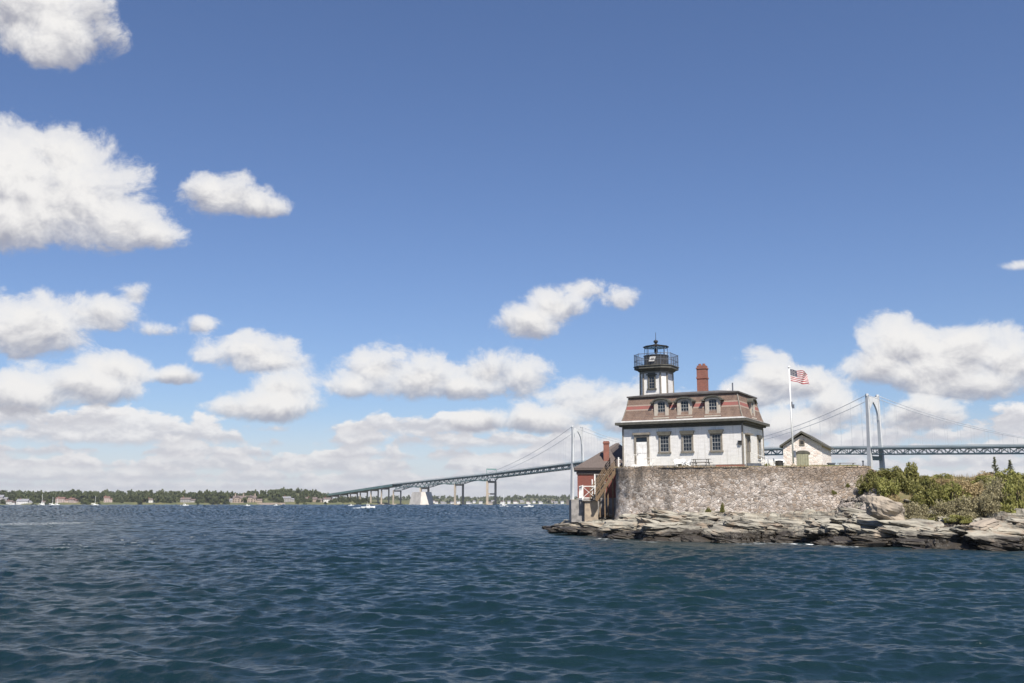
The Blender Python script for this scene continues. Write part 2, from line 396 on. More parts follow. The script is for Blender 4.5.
def masonry(name, sc, stones, mortar, top_z, rough_top=True, streak=True):
    m = bpy.data.materials.new(name); m.use_nodes = True; w = NT(m.node_tree); b = w.n['Principled BSDF']; b.inputs['Roughness'].default_value = .92
    tc = w.new('ShaderNodeTexCoord'); o = tc.outputs['Object']; x, y, z = w.sep(o)[:3]
    dn = w.noise(o, 1.1, 3., color=True)
    v = w.vm('ADD', w.vm('MULTIPLY', o, (1, 1, 1.7)), w.vm('SCALE', dn, .35))
    cell = w.vor(v, sc, 'F1', 'Color'); dist = w.vor(v, sc, 'DISTANCE_TO_EDGE', 'Distance')
    cr, cg, cb = w.sep(cell)[:3]
    n = w.noise(o, .35, 5., .6); n2 = w.noise(o, 3.5, 6., .65)
    r = w.new('ShaderNodeValToRGB'); w.put(r.inputs[0], cr)
    el = r.color_ramp.elements; el[0].position = 0.; el[0].color = (*stones[0], 1); el[1].position = 1.; el[1].color = (*stones[-1], 1)
    for i, q in enumerate(stones[1:-1]): e = el.new((i + 1) / (len(stones) - 1)); e.color = (*q, 1)
    r.color_ramp.interpolation = 'CONSTANT' if False else 'LINEAR'
    c = w.mix(w.ss(dist, .02, .09, 1., 0.), r.outputs[0], mortar)
    c = w.mix(w.ss(n2, .45, .75, 0., .36 if rough_top else .15), c, (.16, .13, .10))
    if rough_top:
        tn = w.m('ADD', z, w.m('MULTIPLY', w.m('SUBTRACT', n, .5), 5.))
        c = w.mix(w.ss(tn, top_z - 2.3, top_z - .2, 0., .72), c, w.mix(cg, (.12, .09, .065), (.26, .19, .13)))
    if streak:
        s1 = w.noise(w.vm('MULTIPLY', o, (.75, .75, .22)), 1.3, 7., .66)
        sx = w.ss(x, 24., 10., .0, 1.)
        sm = w.m('MULTIPLY', w.ss(w.m('ADD', s1, w.m('MULTIPLY', sx, .13)), .55, .78), w.m('MULTIPLY_ADD', sx, .45, .3))
        c = w.mix(sm, c, (.055, .05, .045))
        rn = w.ss(x, 22., 32., 0., .5)
        c = w.mix(w.m('MULTIPLY', rn, w.ss(n2, .3, .6)), c, w.mix(cb, (.24, .17, .115), (.42, .31, .22)))
    w.l.new(c, b.inputs['Base Color'])
    h = w.m('ADD', w.ss(dist, .0, .12), w.m('MULTIPLY', n2, .5)); w.l.new(w.bump(h, .9 if rough_top else .35, .10), b.inputs['Normal'])
    return m
M['fort'] = masonry('rubble_masonry', 3.0, [(.15, .125, .105), (.56, .495, .44), (.27, .205, .155), (.66, .605, .55), (.22, .17, .13), (.61, .55, .50), (.41, .32, .245)], (.62, .56, .505), 6.3)
M['hut_stone'] = masonry('pale_rubble_masonry', 2.6, [(.72, .63, .57), (.80, .74, .68), (.66, .54, .47), (.82, .77, .72)], (.82, .78, .74), 99, False, False)

def rock_mat():
    m = bpy.data.materials.new('ledge_rock'); m.use_nodes = True; w = NT(m.node_tree); b = w.n['Principled BSDF']
    geo = w.new('ShaderNodeNewGeometry'); o = geo.outputs['Position']; x, y, z = w.sep(o)[:3]
    sv = w.comb(w.m('MULTIPLY', x, .35), w.m('MULTIPLY', y, .35), w.m('MULTIPLY_ADD', x, .16, w.m('MULTIPLY', z, 2.2)))
    n1 = w.noise(sv, 1.6, 7., .62); n2 = w.noise(o, .6, 5., .6); n3 = w.noise(o, 6., 6., .65)
    c = w.mix(w.ss(n1, .36, .64), (.345, .32, .26), (.12, .11, .09))
    c = w.mix(w.ss(n2, .50, .66, 0., .7), c, (.25, .185, .13))
    c = w.mix(w.ss(n3, .52, .72, 0., .5), c, (.40, .385, .335))
    c = w.mix(w.ss(n1, .58, .64, 0., .85), c, (.035, .032, .028))
    wet = w.ss(w.m('ADD', z, w.m('MULTIPLY', w.m('SUBTRACT', n2, .5), 1.9)), 1.05, .62)
    c = w.mix(wet, c, w.mix(n3, (.014, .012, .009), (.06, .048, .034)))
    w.l.new(c, b.inputs['Base Color'])
    w.l.new(w.lin(wet, 0, 1, .85, .45), b.inputs['Roughness'])
    h = w.m('ADD', w.m('MULTIPLY', n1, 1.), w.m('MULTIPLY', n3, .35)); w.l.new(w.bump(h, .9, .22), b.inputs['Normal'])
    return m
M['rock'] = rock_mat()
M['boulder'] = mat('pale_boulder', (.31, .26, .205), (.19, .165, .135), 1.2, .9, .5, 3.5, lo=.4, hi=.7)
M['soil'] = mat('dry_turf', (.17, .13, .075), (.11, .105, .045), .9, .95, .5, 6)
M['terrace'] = mat('worn_lawn', (.155, .135, .065), (.10, .11, .04), .8, .95, .4, 5)

def leaf_mat(name, c1, c2, c3=None, tr=.25):
    m = bpy.data.materials.new(name); m.use_nodes = True; w = NT(m.node_tree); b = w.n['Principled BSDF']; b.inputs['Roughness'].default_value = .6; b.inputs['Specular IOR Level'].default_value = .25
    geo = w.new('ShaderNodeNewGeometry'); info = w.new('ShaderNodeObjectInfo')
    n = w.noise(geo.outputs['Position'], .8, 3.)
    rp = geo.outputs['Random Per Island']
    c = w.mix(w.m('MULTIPLY_ADD', rp, .6, w.m('MULTIPLY', n, .4)), c1, c2)
    if c3: c = w.mix(w.ss(w.m('ADD', n, w.m('MULTIPLY', info.outputs['Random'], .2)), .52, .66, 0., .8), c, c3)
    w.l.new(c, b.inputs['Base Color'])
    t = w.new('ShaderNodeBsdfTranslucent'); w.l.new(c, t.inputs[0])
    mx = w.new('ShaderNodeMixShader'); mx.inputs[0].default_value = tr
    w.l.new(b.outputs[0], mx.inputs[1]); w.l.new(t.outputs[0], mx.inputs[2]); w.l.new(mx.outputs[0], w.n['Material Output'].inputs[0])
    return m
M['leaf_green'] = leaf_mat('green_leaves', (.11, .12, .032), (.27, .245, .085))
M['leaf_bright'] = leaf_mat('bright_green_leaves', (.17, .185, .045), (.33, .31, .11))
M['leaf_grey'] = leaf_mat('grey_green_leaves', (.19, .175, .095), (.38, .33, .20))
M['leaf_rust'] = leaf_mat('rusty_leaves', (.25, .11, .04), (.33, .17, .07))
M['straw'] = leaf_mat('dry_straw', (.30, .23, .11), (.40, .31, .17))
M['leaf_mix'] = leaf_mat('green_grass_blades', (.11, .13, .03), (.20, .19, .06), (.30, .23, .11))
M['conifer'] = leaf_mat('conifer_needles', (.09, .105, .055), (.15, .155, .09))
M['tree_leaf'] = leaf_mat('far_tree_leaves', (.065, .085, .032), (.14, .15, .06), (.06, .07, .035))
M['bark'] = mat('bark', (.10, .08, .06), (.06, .05, .04), 2, .9)

# ---------------------------------------------------------------- the setting: island, water, far shores
shore_px = [(549, 531), (562, 533), (577, 534.5), (590, 536), (603, 537), (622, 539), (640, 539.5), (668, 541), (700, 541), (730, 543), (760, 542), (785, 541.5), (815, 544), (850, 545), (873, 546.5), (900, 546), (930, 549), (960, 548.5), (995, 550), (1024, 550), (1065, 553)]
SHORE = []
for (px, py) in shore_px:
    a, b = ray(px, py); Y = -CAMZ / b; SHORE.append((a * Y, Y))
SHORE += [(52, 60), (75, 62), (110, 75), (130, 100), (120, 140), (80, 158), (40, 150), (20, 138), (8, 126), (6.0, 117), (5.2, 111)]
BAST = [(17.5, 115), (16.5, 112), (13.2, 106), (10.75, 101.9), (10.55, 100.9), (10.75, 99.9), (11.4, 98.95), (12.6, 98.1), (14.2, 97.2), (18, 95.25), (22, 93.4), (26, 91.5), (29, 90.1), (31.2, 89.2), (32.0, 90.2), (35, 97), (40, 108), (38, 122), (28, 128), (19, 122)]
def sdf(X, Y, poly):
    d2 = np.full(X.shape, 1e18); ins = np.zeros(X.shape, bool)
    n = len(poly)
    for i in range(n):
        (x0, y0), (x1, y1) = poly[i], poly[(i + 1) % n]
        ex, ey = x1 - x0, y1 - y0
        t = np.clip(((X - x0) * ex + (Y - y0) * ey) / (ex * ex + ey * ey), 0, 1)
        d2 = np.minimum(d2, (X - x0 - ex * t) ** 2 + (Y - y0 - ey * t) ** 2)
        c = ((y0 > Y) != (y1 > Y)) & (X < (x1 - x0) * (Y - y0) / (y1 - y0 + 1e-12) + x0); ins ^= c
    return np.where(ins, 1, -1) * np.sqrt(d2)
def rock_h(X, Y, smooth=False):
    d = sdf(X, Y, SHORE) + (fbm(X * .35, Y * .35, 4, 3) - .5) * 2.6
    h = np.interp(d, [-4, -1.2, 0, .7, 2., 4., 7.5, 13, 22, 40], [-2.5, -.9, -.05, .62, 1.05, 1.45, 2.1, 2.35, 2.5, 2.6])
    right = sstep(X / np.maximum(Y, 1), .345, .39)
    h = h + right * np.interp(d, [5.5, 8, 14, 24, 34], [0, .30, 1.25, 2.5, 2.6])
    amp = sstep(d, -1.5, 1.) * (1 - .65 * right * sstep(d, 8, 11))
    h = h + 2.3 * np.exp(-((X - 32.0) / 3.0) ** 2 - ((Y - 88.0) / 3.2) ** 2)   # rubble bank at the broken end of the wall
    if smooth: return h
    h = h + amp * (fbm(X * .5, Y * .5, 5, 9) - .5) * 1.0
    L = .50
    q = (h + .16 * X + .10 * Y + (fbm(X * .16, Y * .3, 3, 21) - .5) * 1.6) / L
    fr = q - np.floor(q)
    st = sstep(fr, .62, .95) - fr
    h2 = h + L * st * .95 * amp
    h2 = h2 + amp * (fbm(X * 2.2, Y * 2.2, 4, 40) - .5) * .22
    return h2, fr, amp

def build_island():
    nx, ny = 560, 560
    xs = np.concatenate([np.linspace(-1, 48, 440), np.linspace(48.4, 140, 120)]); ys = np.concatenate([np.linspace(57, 108, 440), np.linspace(108.4, 165, 120)])
    X, Y = np.meshgrid(xs, ys, indexing='ij'); X = X.ravel(); Y = Y.ravel()
    h, fr, amp = rock_h(X, Y)
    push = (fr - .5) * amp * .55                       # each layer overhangs the one below it
    Y2 = Y - push; X2 = X - push * .25
    ins = sdf(X, Y, BAST)
    h = np.where(ins > .8, np.minimum(h, 1.5), h)
    V = np.stack([X2, Y2, h], -1)
    o = grid_mesh('rocky_shore', V, nx, ny, M['rock'], mask=(h > -1.6)); o.data.polygons.foreach_set('use_smooth', np.zeros(len(o.data.polygons), bool)); tag(o, kind='structure')
build_island()
def gz(x, y): return float(rock_h(np.array([x]), np.array([y]))[0][0])

def wall_top(X): return 6.50 - .014 * (X - 11)
def build_terrace():
    bm = MB(); n = len(BAST); cx, cy = 25, 106
    vs = []
    for k, s in enumerate((1., .93, .55)):
        for x, y in BAST:
            X = cx + (x - cx) * s; Y = cy + (y - cy) * s
            vs.append((X, Y, wall_top(x) - .02 if k == 0 else (6.46 if k == 1 else 6.55)))
    vs.append((cx, cy, 6.55)); fs = []
    for k in range(2):
        for i in range(n): j = (i + 1) % n; fs.append((k * n + i, k * n + j, (k + 1) * n + j, (k + 1) * n + i))
    for i in range(n): fs.append((2 * n + i, 2 * n + (i + 1) % n, 3 * n))
    bm.add(vs, fs); tag(bm.build('terrace_ground', M['terrace'], smooth=True), kind='structure')
build_terrace()

def build_fort():
    # dense vertical sheet following the bastion outline, with a ragged coping
    pts = [Vector((a, b, 0)) for a, b in BAST]; P = []
    for i in range(len(pts)):
        a, b = pts[i], pts[(i + 1) % len(pts)]; n = max(2, int((b - a).length / .22))
        for k in range(n): P.append(a.lerp(b, k / n))
    N = len(P); nz = 30; V = np.zeros((N, nz + 6, 3))
    for i in range(N):
        p = P[i]; t = (P[(i + 1) % N] - P[i - 1]).normalized(); out = Vector((t.y, -t.x, 0))
        if (p - Vector((25, 106, 0))).dot(out) < 0: out = -out
        top = wall_top(p.x) + (mnoise.noise((p.x * .9, p.y * .9, 2)) * .10) + .05
        for k in range(nz + 6):
            if k < nz:
                z = -.2 + (top + .2) * k / (nz - 1); r = .32 * (1 - k / nz) + mnoise.noise((p.x * 1.4, p.y * 1.4, z * 1.8)) * .09 + mnoise.noise((p.x * .35, p.y * .35, z * .4)) * .16
            else:
                r = [-.12, -.35, -.55, -.7, -.9, -1.2][k - nz]; z = top + (mnoise.noise((p.x * 2, p.y * 2, k * .7)) * .08) - (0 if k < nz + 4 else .25 * (k - nz - 3))
            V[i, k] = (p.x + out.x * r, p.y + out.y * r, z)
    V = np.concatenate([V, V[:1]], 0)
    root = thing('fort_wall', 'tall curved rubble stone fort wall with pale mortar standing on the shore ledge', 'stone wall')
    o = grid_mesh('masonry', V.reshape(-1, 3), N + 1, nz + 6, M['fort'], smooth=False); o.parent = root
    # turf hanging over the coping
    bm = MB()
    for i in range(2600):
        j = RNG.integers(0, N); p = P[j]
        if p.y > 104 or p.x > 33: continue
        z = wall_top(p.x) + .04; a = RNG.uniform(0, 2 * pi); hgt = RNG.uniform(.05, .22) * (.5 + (mnoise.noise((p.x * .6, p.y * .6, 5)) + .5)); w = .03
        b = Vector((p.x + RNG.normal(0, .12), p.y + RNG.normal(.15, .15), z)); e = Vector((RNG.normal(0, .06), RNG.normal(-.04, .06), hgt))
        bm.add([b + Vector((cos(a) * w, sin(a) * w, 0)), b - Vector((cos(a) * w, sin(a) * w, 0)), b + e], [(0, 1, 2)])
    tag(bm.build('coping_grass', M['straw'], root), kind='stuff')
build_fort()

def build_water():
    fa = R(36); th = np.concatenate([np.linspace(-pi, -fa, 90, endpoint=False), np.linspace(-fa, fa, 1150), np.linspace(fa, pi, 91)[1:]])
    r = [1.2]
    while r[-1] < 9000:
        q = r[-1]
        r.append(q + (.6 if q < 13 else max(.06, min(q * .0026, .32)) if q < 170 else max(.32, (q - 170) * .006 + .32)))
    r = np.array(r); nr = len(r); nt = len(th)
    A, Rr = np.meshgrid(th, r, indexing='ij')
    X = (Rr * np.sin(A)).ravel(); Y = (Rr * np.cos(A)).ravel(); rad = Rr.ravel()
    step = np.gradient(r)[None, :].repeat(nt, 0).ravel()
    Z = np.zeros_like(X); DX = np.zeros_like(X); DY = np.zeros_like(X); J = np.zeros_like(X)
    act = (np.abs(A) < R(40)).ravel() & (rad < 1500)
    ax, ay, st = X[act], Y[act], step[act]
    z = np.zeros_like(ax); dx = z.copy(); dy = z.copy(); jj = z.copy()
    rr = np.random.default_rng(5); nW = 120
    # gusts: the chop is stronger in some patches than in others
    g = .35 + 1.25 * fbm(ax * .018, ay * .010, 4, 77)
    for i in range(nW):
        lam = math.exp(rr.uniform(math.log(.20), math.log(5.2))); k = 2 * pi / lam
        ang = rr.normal(0.20, .50) + pi; kx, ky = k * sin(ang), k * cos(ang)
        slope = .0235 * (1.0 if lam > 1.0 else 1.55) * (1 if lam < 1.8 else .85); a = slope / k
        fade = np.clip(lam / (2.6 * st) - .5, 0, 1)
        ph = kx * ax + ky * ay + rr.uniform(0, 6.28)
        c = np.cos(ph); s = np.sin(ph); am = a * fade * (g if lam < 4 else 1)
        z += am * c; dx -= .6 * am * s * kx / k; dy -= .6 * am * s * ky / k; jj += am * k * c
    cal = .55 + .45 * sstep(-sdf(ax, ay, SHORE), 0., 12.)
    # beyond the reach of single waves: broken chop at the size the sheet can carry
    ch = np.random.default_rng(9).normal(0, 1, (nt, nr)); k5 = np.array([1, 2, 1.]); k5 /= np.sqrt((k5 ** 2).sum())
    ch = np.apply_along_axis(lambda q: np.convolve(q, k5, 'same'), 0, ch).ravel()
    Z += ch * np.minimum(.10 * step, .5) * sstep(rad, 120, 300) * sstep(9000 - rad, 0, 2500) * sstep(-sdf(X, Y, SHORE), 5, 30)
    Z[act] += z * cal; DX[act] = dx * cal; DY[act] = dy * cal; J[act] = jj
    V = np.stack([X + DX, Y + DY, Z - .02], -1)
    o = grid_mesh('sea_water', V, nt, nr, None); o.data.materials.clear()
    # foam: breaking crests and the wash along the rocks
    foam = np.zeros_like(X)
    cr = sstep(jj, .34, .52) * sstep(vnoise(ax * .07, ay * .045, 5), .78, .92) * sstep(Y[act], 45, 110)
    far = sstep(vnoise(ax * .055 + 40, ay * .02, 15), .88, .95) * sstep(jj, .05, .22) * sstep(ay, 90, 180) * sstep(1200 - ay, 0, 500)
    d = -sdf(ax, ay, SHORE)
    wash = sstep(d, 3.6, .3) * sstep(vnoise(ax * .28 + 3, ay * .25, 25), .60, .88) * sstep(fbm(ax * 1.7, ay * 1.7, 3, 31), .42, .6)
    foam[act] = np.clip(cr * .9 + far * .7 + wash, 0, 1)
    at_ = o.data.attributes.new('foam', 'FLOAT', 'POINT'); at_.data.foreach_set('value', foam.astype(np.float32))
    m = bpy.data.materials.new('sea_water'); m.use_nodes = True; w = NT(m.node_tree); b = w.n['Principled BSDF']
    geo = w.new('ShaderNodeNewGeometry'); pos = geo.outputs['Position']
    an = w.new('ShaderNodeAttribute', attribute_name='foam')
    fo = w.m('MULTIPLY', an.outputs['Fac'], w.ss(w.noise(pos, 3.5, 4.), .32, .6))
    n = w.noise(w.vm('MULTIPLY', pos, (.02, .02, 0)), 1., 3.)
    base = w.mix(w.ss(n, .35, .65), (.0048, .0160, .0200), (.0062, .0200, .0215))
    w.l.new(w.mix(fo, base, (.72, .74, .74)), b.inputs['Base Color'])
    w.l.new(w.m('MULTIPLY_ADD', fo, .6, .22), b.inputs['Roughness']); b.inputs['IOR'].default_value = 1.333; b.inputs['Specular IOR Level'].default_value = .5
    b1 = w.noise(w.vm('MULTIPLY', pos, (1., 1.2, 1.)), 4.2, 4., .65)
    b2 = w.noise(w.vm('MULTIPLY', pos, (.16, .22, .2)), 1., 4., .6)
    nb = w.bump(b2, .6, .8); w.l.new(w.bump(b1, .5, .13, nb), b.inputs['Normal'])
    o.data.materials.append(m); tag(o, kind='structure')
build_water()

# ---------------------------------------------------------------- the keeper's house with its light tower
TH = R(28)
def hpoint(u, v, z=0.):      # a point given in the house's own frame (u to the left of its right front corner, v inwards)
    return Vector((22.18 - u * cos(TH) + v * sin(TH), 96 + u * sin(TH) + v * cos(TH), 6.6 + z))

def build_house():
    W, D = 12.3, 7.9
    root = thing('lighthouse', 'white clapboard keepers house with red banded mansard roof and a square light tower', 'lighthouse', (22.18, 96, 6.6), -TH)
    b = MB(); b.box(-W, 0, 0, D, -.4, 4.1); b.build('wall', M['clapboard'], root)
    b = MB(); b.box(-W - .05, .05, -.05, D + .05, -.5, .14); b.build('foundation', M['granite'], root)
    for x, y in ((-W, 0), (0, 0), (0, D), (-W, D)):
        b = MB(); b.box(x - .07, x + .07, y - .07, y + .07, .15, 4.02); b.build('corner_board', M['trim'], root)
    # cornice: frieze, soffit, fascia
    c = MB(); c.box(-W - .04, .04, -.04, D + .04, 3.86, 4.1)
    c.box(-W - .30, .30, -.30, D + .30, 4.1, 4.26); c.box(-W - .62, .62, -.62, D + .62, 4.262, 4.52)
    c.build('cornice', M['dark_trim'], root)
    g = MB(); g.box(-W - .16, .16, -.16, D + .16, 4.522, 4.69); g.build('gutter', M['white_paint'], root)
    # mansard, slightly flared
    prof = [(4.692, -.08), (5.1, .06), (5.8, .25), (6.5, .40), (7.12, .52)]
    mm = MB(); vs = []; fs = []
    for z, i in prof: vs += [(-W + i, i, z), (-i, i, z), (-i, D - i, z), (-W + i, D - i, z)]
    for k in range(len(prof) - 1):
        for j in range(4): fs.append((k * 4 + j, k * 4 + (j + 1) % 4, k * 4 + 4 + (j + 1) % 4, k * 4 + 4 + j))
    mm.add(vs, fs); roof = mm.build('mansard_roof', M['mansard'], root)
    for x, y, sx, sy in ((-W, 0, 1, 1), (0, 0, -1, 1), (0, D, -1, -1)):
        hb = MB(); hb.tube([(x + sx * i, y + sy * i, z) for z, i in prof], .06, 6); hb.build('hip_trim', M['trim'], roof)
    u = MB(); u.box(-W + .34, -.34, .34, D - .34, 7.10, 7.24)
    a, t = .36, 3.2
    u.prism([(-W + a, a), (-a, a), (-a, D - a), (-W + a, D - a)], 7.242, 7.72, 0, None, [(-W + t, t), (-t, t), (-t, D - t), (-W + t, D - t)])
    u.build('upper_roof', M['lead'], root)

    def sash(par, M0, w, h, nx, nz):
        """glazed sash in the plane y=0 of frame M0, centred x, from z=0"""
        f = MB(); e = .038
        f.box(-w / 2, w / 2, -.03, .05, 0, e, 0, M0); f.box(-w / 2, w / 2, -.03, .05, h - e, h, 0, M0)
        f.box(-w / 2, -w / 2 + e, -.03, .05, e, h - e, 0, M0); f.box(w / 2 - e, w / 2, -.03, .05, e, h - e, 0, M0)
        for i in range(1, nx): x = -w / 2 + w * i / nx; f.box(x - .011, x + .011, -.02, .03, e, h - e, 0, M0)
        for k in range(1, nz):
            z = h * k / nz; q = .024 if k * 2 == nz else .011; f.box(-w / 2 + e, w / 2 - e, -.017, .027, z - q, z + q, 0, M0)
        return f
    def window(px, pz, w, h, M0, par=root, name='window', heads=True):
        """trim as the part, sash bars and glass beneath it"""
        T = M0 @ Matrix.Translation((px, 0, pz))
        f = MB(); tw = .17
        f.box(-w / 2 - tw, -w / 2, -.09, .02, -.02, h, 0, T); f.box(w / 2, w / 2 + tw, -.09, .02, -.02, h, 0, T)
        f.box(-w / 2 - tw - .09, w / 2 + tw + .09, -.16, .02, -.16, -.022, 0, T)
        f.box(-w / 2 - tw, w / 2 + tw, -.10, .02, h + .002, h + .055, 0, T)
        o = f.build(name, M['trim'], par)
        hd = MB(); Ty = T @ Matrix(((1, 0, 0, 0), (0, 0, 1, 0), (0, 1, 0, 0), (0, 0, 0, 1)))
        hd.prism([(-w / 2 - tw - .03, h + .06), (w / 2 + tw + .03, h + .06), (w / 2 + tw + .16, h + .44), (-w / 2 - tw - .16, h + .44)], -.22, .015, 0, Ty); hd.build('head', M['dark_trim'], o)  # shade on the head is put into its colour by the darker trim
        s_ = sash(o, T @ Matrix.Translation((0, -.03, 0)), w, h, 3, 4); s_.build('sash', M['sash'], o)
        g = MB(); g.box(-w / 2, w / 2, -.022, .012, .005, h - .005, 0, T); g.build('glass', M['glass'], o)
        return o
    I = Matrix.Identity(4)
    for uu in (7.87, 5.50, 2.58): window(-uu, 1.50, .86, 1.56, I)
    # front door, white, in the shade of its head
    T = Matrix.Translation((-10.28, 0, 0))
    d = MB(); d.box(-.80, -.58, -.10, .02, .30, 3.0, 0, T); d.box(.58, .80, -.10, .02, .30, 3.0, 0, T); d.box(-.80, .80, -.11, .02, 3.002, 3.24, 0, T); d.box(-.92, .92, -.22, .02, 3.242, 3.46, 0, T)
    dr = d.build('door', M['trim'], root)
    q = MB(); q.box(-.575, .575, -.05, .012, .30, 2.52, 0, T)
    for z0, z1 in ((.45, 1.25), (1.4, 2.38)):
        for x0 in (-.46, .06): q.box(x0, x0 + .40, -.075, -.051, z0, z1, 0, T)
    q.build('door_leaf', M['white_paint'], dr)
    q = MB(); q.box(-.575, .575, -.045, .01, 2.53, 2.995, 0, T); q.build('transom', M['glass'], dr)
    q = MB(); q.tube([(-10.70, -.13, 1.30), (-10.70, -.05, 1.30)], .035, 8); q.build('knob', M['black_iron'], dr)
    # side: door and narrow window towards the right
    MS = Matrix.Rotation(R(90), 4, 'Z')        # local x -> +y, facing +x
    T = MS @ Matrix.Translation((1.75, 0, 0))
    d = MB(); d.box(-.75, -.52, -.10, .02, .25, 2.8, 0, T); d.box(.52, .75, -.10, .02, .25, 2.8, 0, T); d.box(-.75, .75, -.11, .02, 2.802, 3.0, 0, T); d.box(-.95, .95, -.36, .02, 3.002, 3.16, 0, T)
    dr = d.build('side_door', M['trim'], root)
    q = MB(); q.box(-.515, .515, -.04, .012, .25, 2.795, 0, T); q.box(-.38, .38, -.06, -.041, 1.4, 2.55, 0, T); q.build('door_leaf', M['trim'], dr)
    q = MB(); q.box(-.34, .34, -.07, -.062, 1.45, 2.5, 0, T); q.build('glass', M['glass'], dr)
    window(6.1, 1.05, .80, 1.75, MS)
    # wall lamp by the corner
    q = MB(); q.box(-.42, -.12, -.16, -.005, 2.0, 2.32); q.box(-.46, -.08, -.2, -.005, 2.322, 2.37); q.build('wall_lamp', M['black_iron'], root)
    # dormers with arched hoods
    def dormer(T):
        w, zt = .76, 6.46
        n = 14; arch = [(w * cos(pi * k / n), zt + .28 * sin(pi * k / n)) for k in range(n + 1)]
        iw = .40; inner = [(iw * cos(pi * k / n), 6.40 + .12 * sin(pi * k / n)) for k in range(n + 1)]
        o_ = [(w, 4.93)] + arch + [(-w, 4.93)]; i_ = [(iw, 5.12)] + inner + [(-iw, 5.12)]
        f = MB(); N = len(o_)
        vs = [(x, .08, z) for x, z in o_] + [(x, .08, z) for x, z in i_] + [(x, .24, z) for x, z in i_] + [(x, 1.1, z) for x, z in o_]
        fs = []
        for k in range(N - 1): fs += [(k, k + 1, N + k + 1, N + k), (N + k, N + k + 1, 2 * N + k + 1, 2 * N + k), (k + 1, k, 3 * N + k, 3 * N + k + 1)]
        fs += [(N - 1, 0, N, 2 * N - 1), (2 * N - 1, N, 2 * N, 3 * N - 1)]
        f.add(vs, fs, 0, T); f.box(-w - .06, w + .06, -.06, .14, 4.80, 4.928, 0, T)
        o = f.build('dormer', M['pale_trim'], root)
        h = MB(); R0, R1 = w + .02, w + .13
        hp = [(-R1 - .22, zt - .10), (-R1 - .22, zt + .03)] + [(R1 * cos(pi - pi * k / n), zt + .06 + .36 * sin(pi * k / n)) for k in range(n + 1)] + [(R1 + .22, zt + .03), (R1 + .22, zt - .10)]
        hi = [(-R0, zt - .10), (-R0, zt - .05)] + [(R0 * cos(pi - pi * k / n), zt + .295 * sin(pi * k / n)) for k in range(n + 1)] + [(R0, zt - .05), (R0, zt - .10)]
        N = len(hp); vs = [(x, -.14, z) for x, z in hp] + [(x, -.14, z) for x, z in hi] + [(x, 1.25, z) for x, z in hp] + [(x, 1.25, z) for x, z in hi]
        fs = []
        for k in range(N - 1): fs += [(k, N + k, N + k + 1, k + 1), (2 * N + k, k, k + 1, 2 * N + k + 1), (N + k, 3 * N + k, 3 * N + k + 1, N + k + 1)]
        h.add(vs, fs, 0, T); h.build('hood', M['dark_trim'], o)
        s_ = sash(o, T @ Matrix.Translation((0, .17, 5.12)), .80, 1.34, 3, 4); s_.build('sash', M['sash'], o)
        g = MB(); g.box(-.40, .40, .19, .22, 5.12, 6.47, 0, T); g.build('glass', M['glass'], o)
    for uu in (8.16, 5.73, 2.87): dormer(Matrix.Translation((-uu, -.02, 0)))
    dormer(MS @ Matrix.Translation((4.6, -.02, 0)))
    # chimney
    ch = MB(); ch.box(-5.45, -4.50, 3.45, 4.3, 7.3, 10.05); ch.box(-5.50, -4.45, 3.40, 4.35, 9.05, 9.2); ch.box(-5.50, -4.45, 3.40, 4.35, 10.052, 10.2); ch.box(-5.42, -4.53, 3.48, 4.27, 10.202, 10.42)
    co = ch.build('chimney', M['brick'], root)
    k = MB(); k.tube([(-5.2, 3.85, 10.42), (-5.2, 3.85, 10.62)], .15, 10); k.tube([(-4.78, 3.85, 10.42), (-4.78, 3.85, 10.62)], .15, 10); k.build('chimney_pot', M['brick'], co)
    k = MB(); k.box(-5.58, -4.37, 3.34, 4.4, 7.3, 7.62); k.build('flashing', M['lead'], co)
    k = MB(); k.tube([(-1.35, 2.0, 7.3), (-1.35, 2.0, 8.25)], .07, 8); k.build('vent_pipe', M['grey_iron'], root)
    k = MB(); k.box(-1.95, -1.72, 2.0, 2.3, 7.35, 7.72); k.build('roof_vent', M['white_paint'], root)

    # ---- tower
    cx, cy = -10.3, 4.9
    def octo(a, c):     # square of half width a with its corners cut by c
        return [(cx + x, cy + y) for x, y in ((-a + c, -a), (a - c, -a), (a, -a + c), (a, a - c), (a - c, a), (-a + c, a), (-a, a - c), (-a, -a + c))]
    b = MB(); b.prism(octo(1.50, .55), 7.2, 10.35, 0, None, octo(1.46, .54)); tw = b.build('tower', M['clapboard'], root)
    k = MB()
    for (x0, y0), (x1, y1) in zip(octo(1.51, .55), octo(1.47, .54)): k.beam((x0, y0, 7.3), (x1, y1, 10.1), .15, .15)
    k.prism(octo(1.53, .56), 9.95, 10.12)
    k.build('corner_board', M['trim'], tw)
    T = Matrix.Translation((cx, cy - 1.50, 8.30))
    k = MB(); k.box(-.42, -.30, -.10, .02, 0, 1.22, 0, T); k.box(.30, .42, -.10, .02, 0, 1.22, 0, T); k.box(-.52, .52, -.15, .02, -.14, -.002, 0, T)
    k.box(-.42, .42, -.10, .02, 1.222, 1.42, 0, T); k.box(-.56, .56, -.20, .02, 1.422, 1.52, 0, T); k.box(-.40, .40, -.16, .02, 1.522, 1.64, 0, T)
    k.build('window_trim', M['dark_trim'], tw)
    s_ = sash(tw, T @ Matrix.Translation((0, -.02, 0)), .60, 1.22, 2, 4); s_.build('sash', M['grey_timber'], tw)
    k = MB(); k.box(-.30, .30, -.03, .0, 0.005, 1.215, 0, T); k.build('window_glass', M['glass'], tw)
    # gallery
    k = MB(); k.prism(octo(1.54, .57), 10.12, 10.40, 0, None, octo(1.90, .78)); k.prism(octo(2.06, .86), 10.402, 10.66); k.prism(octo(2.13, .89), 10.662, 10.74)
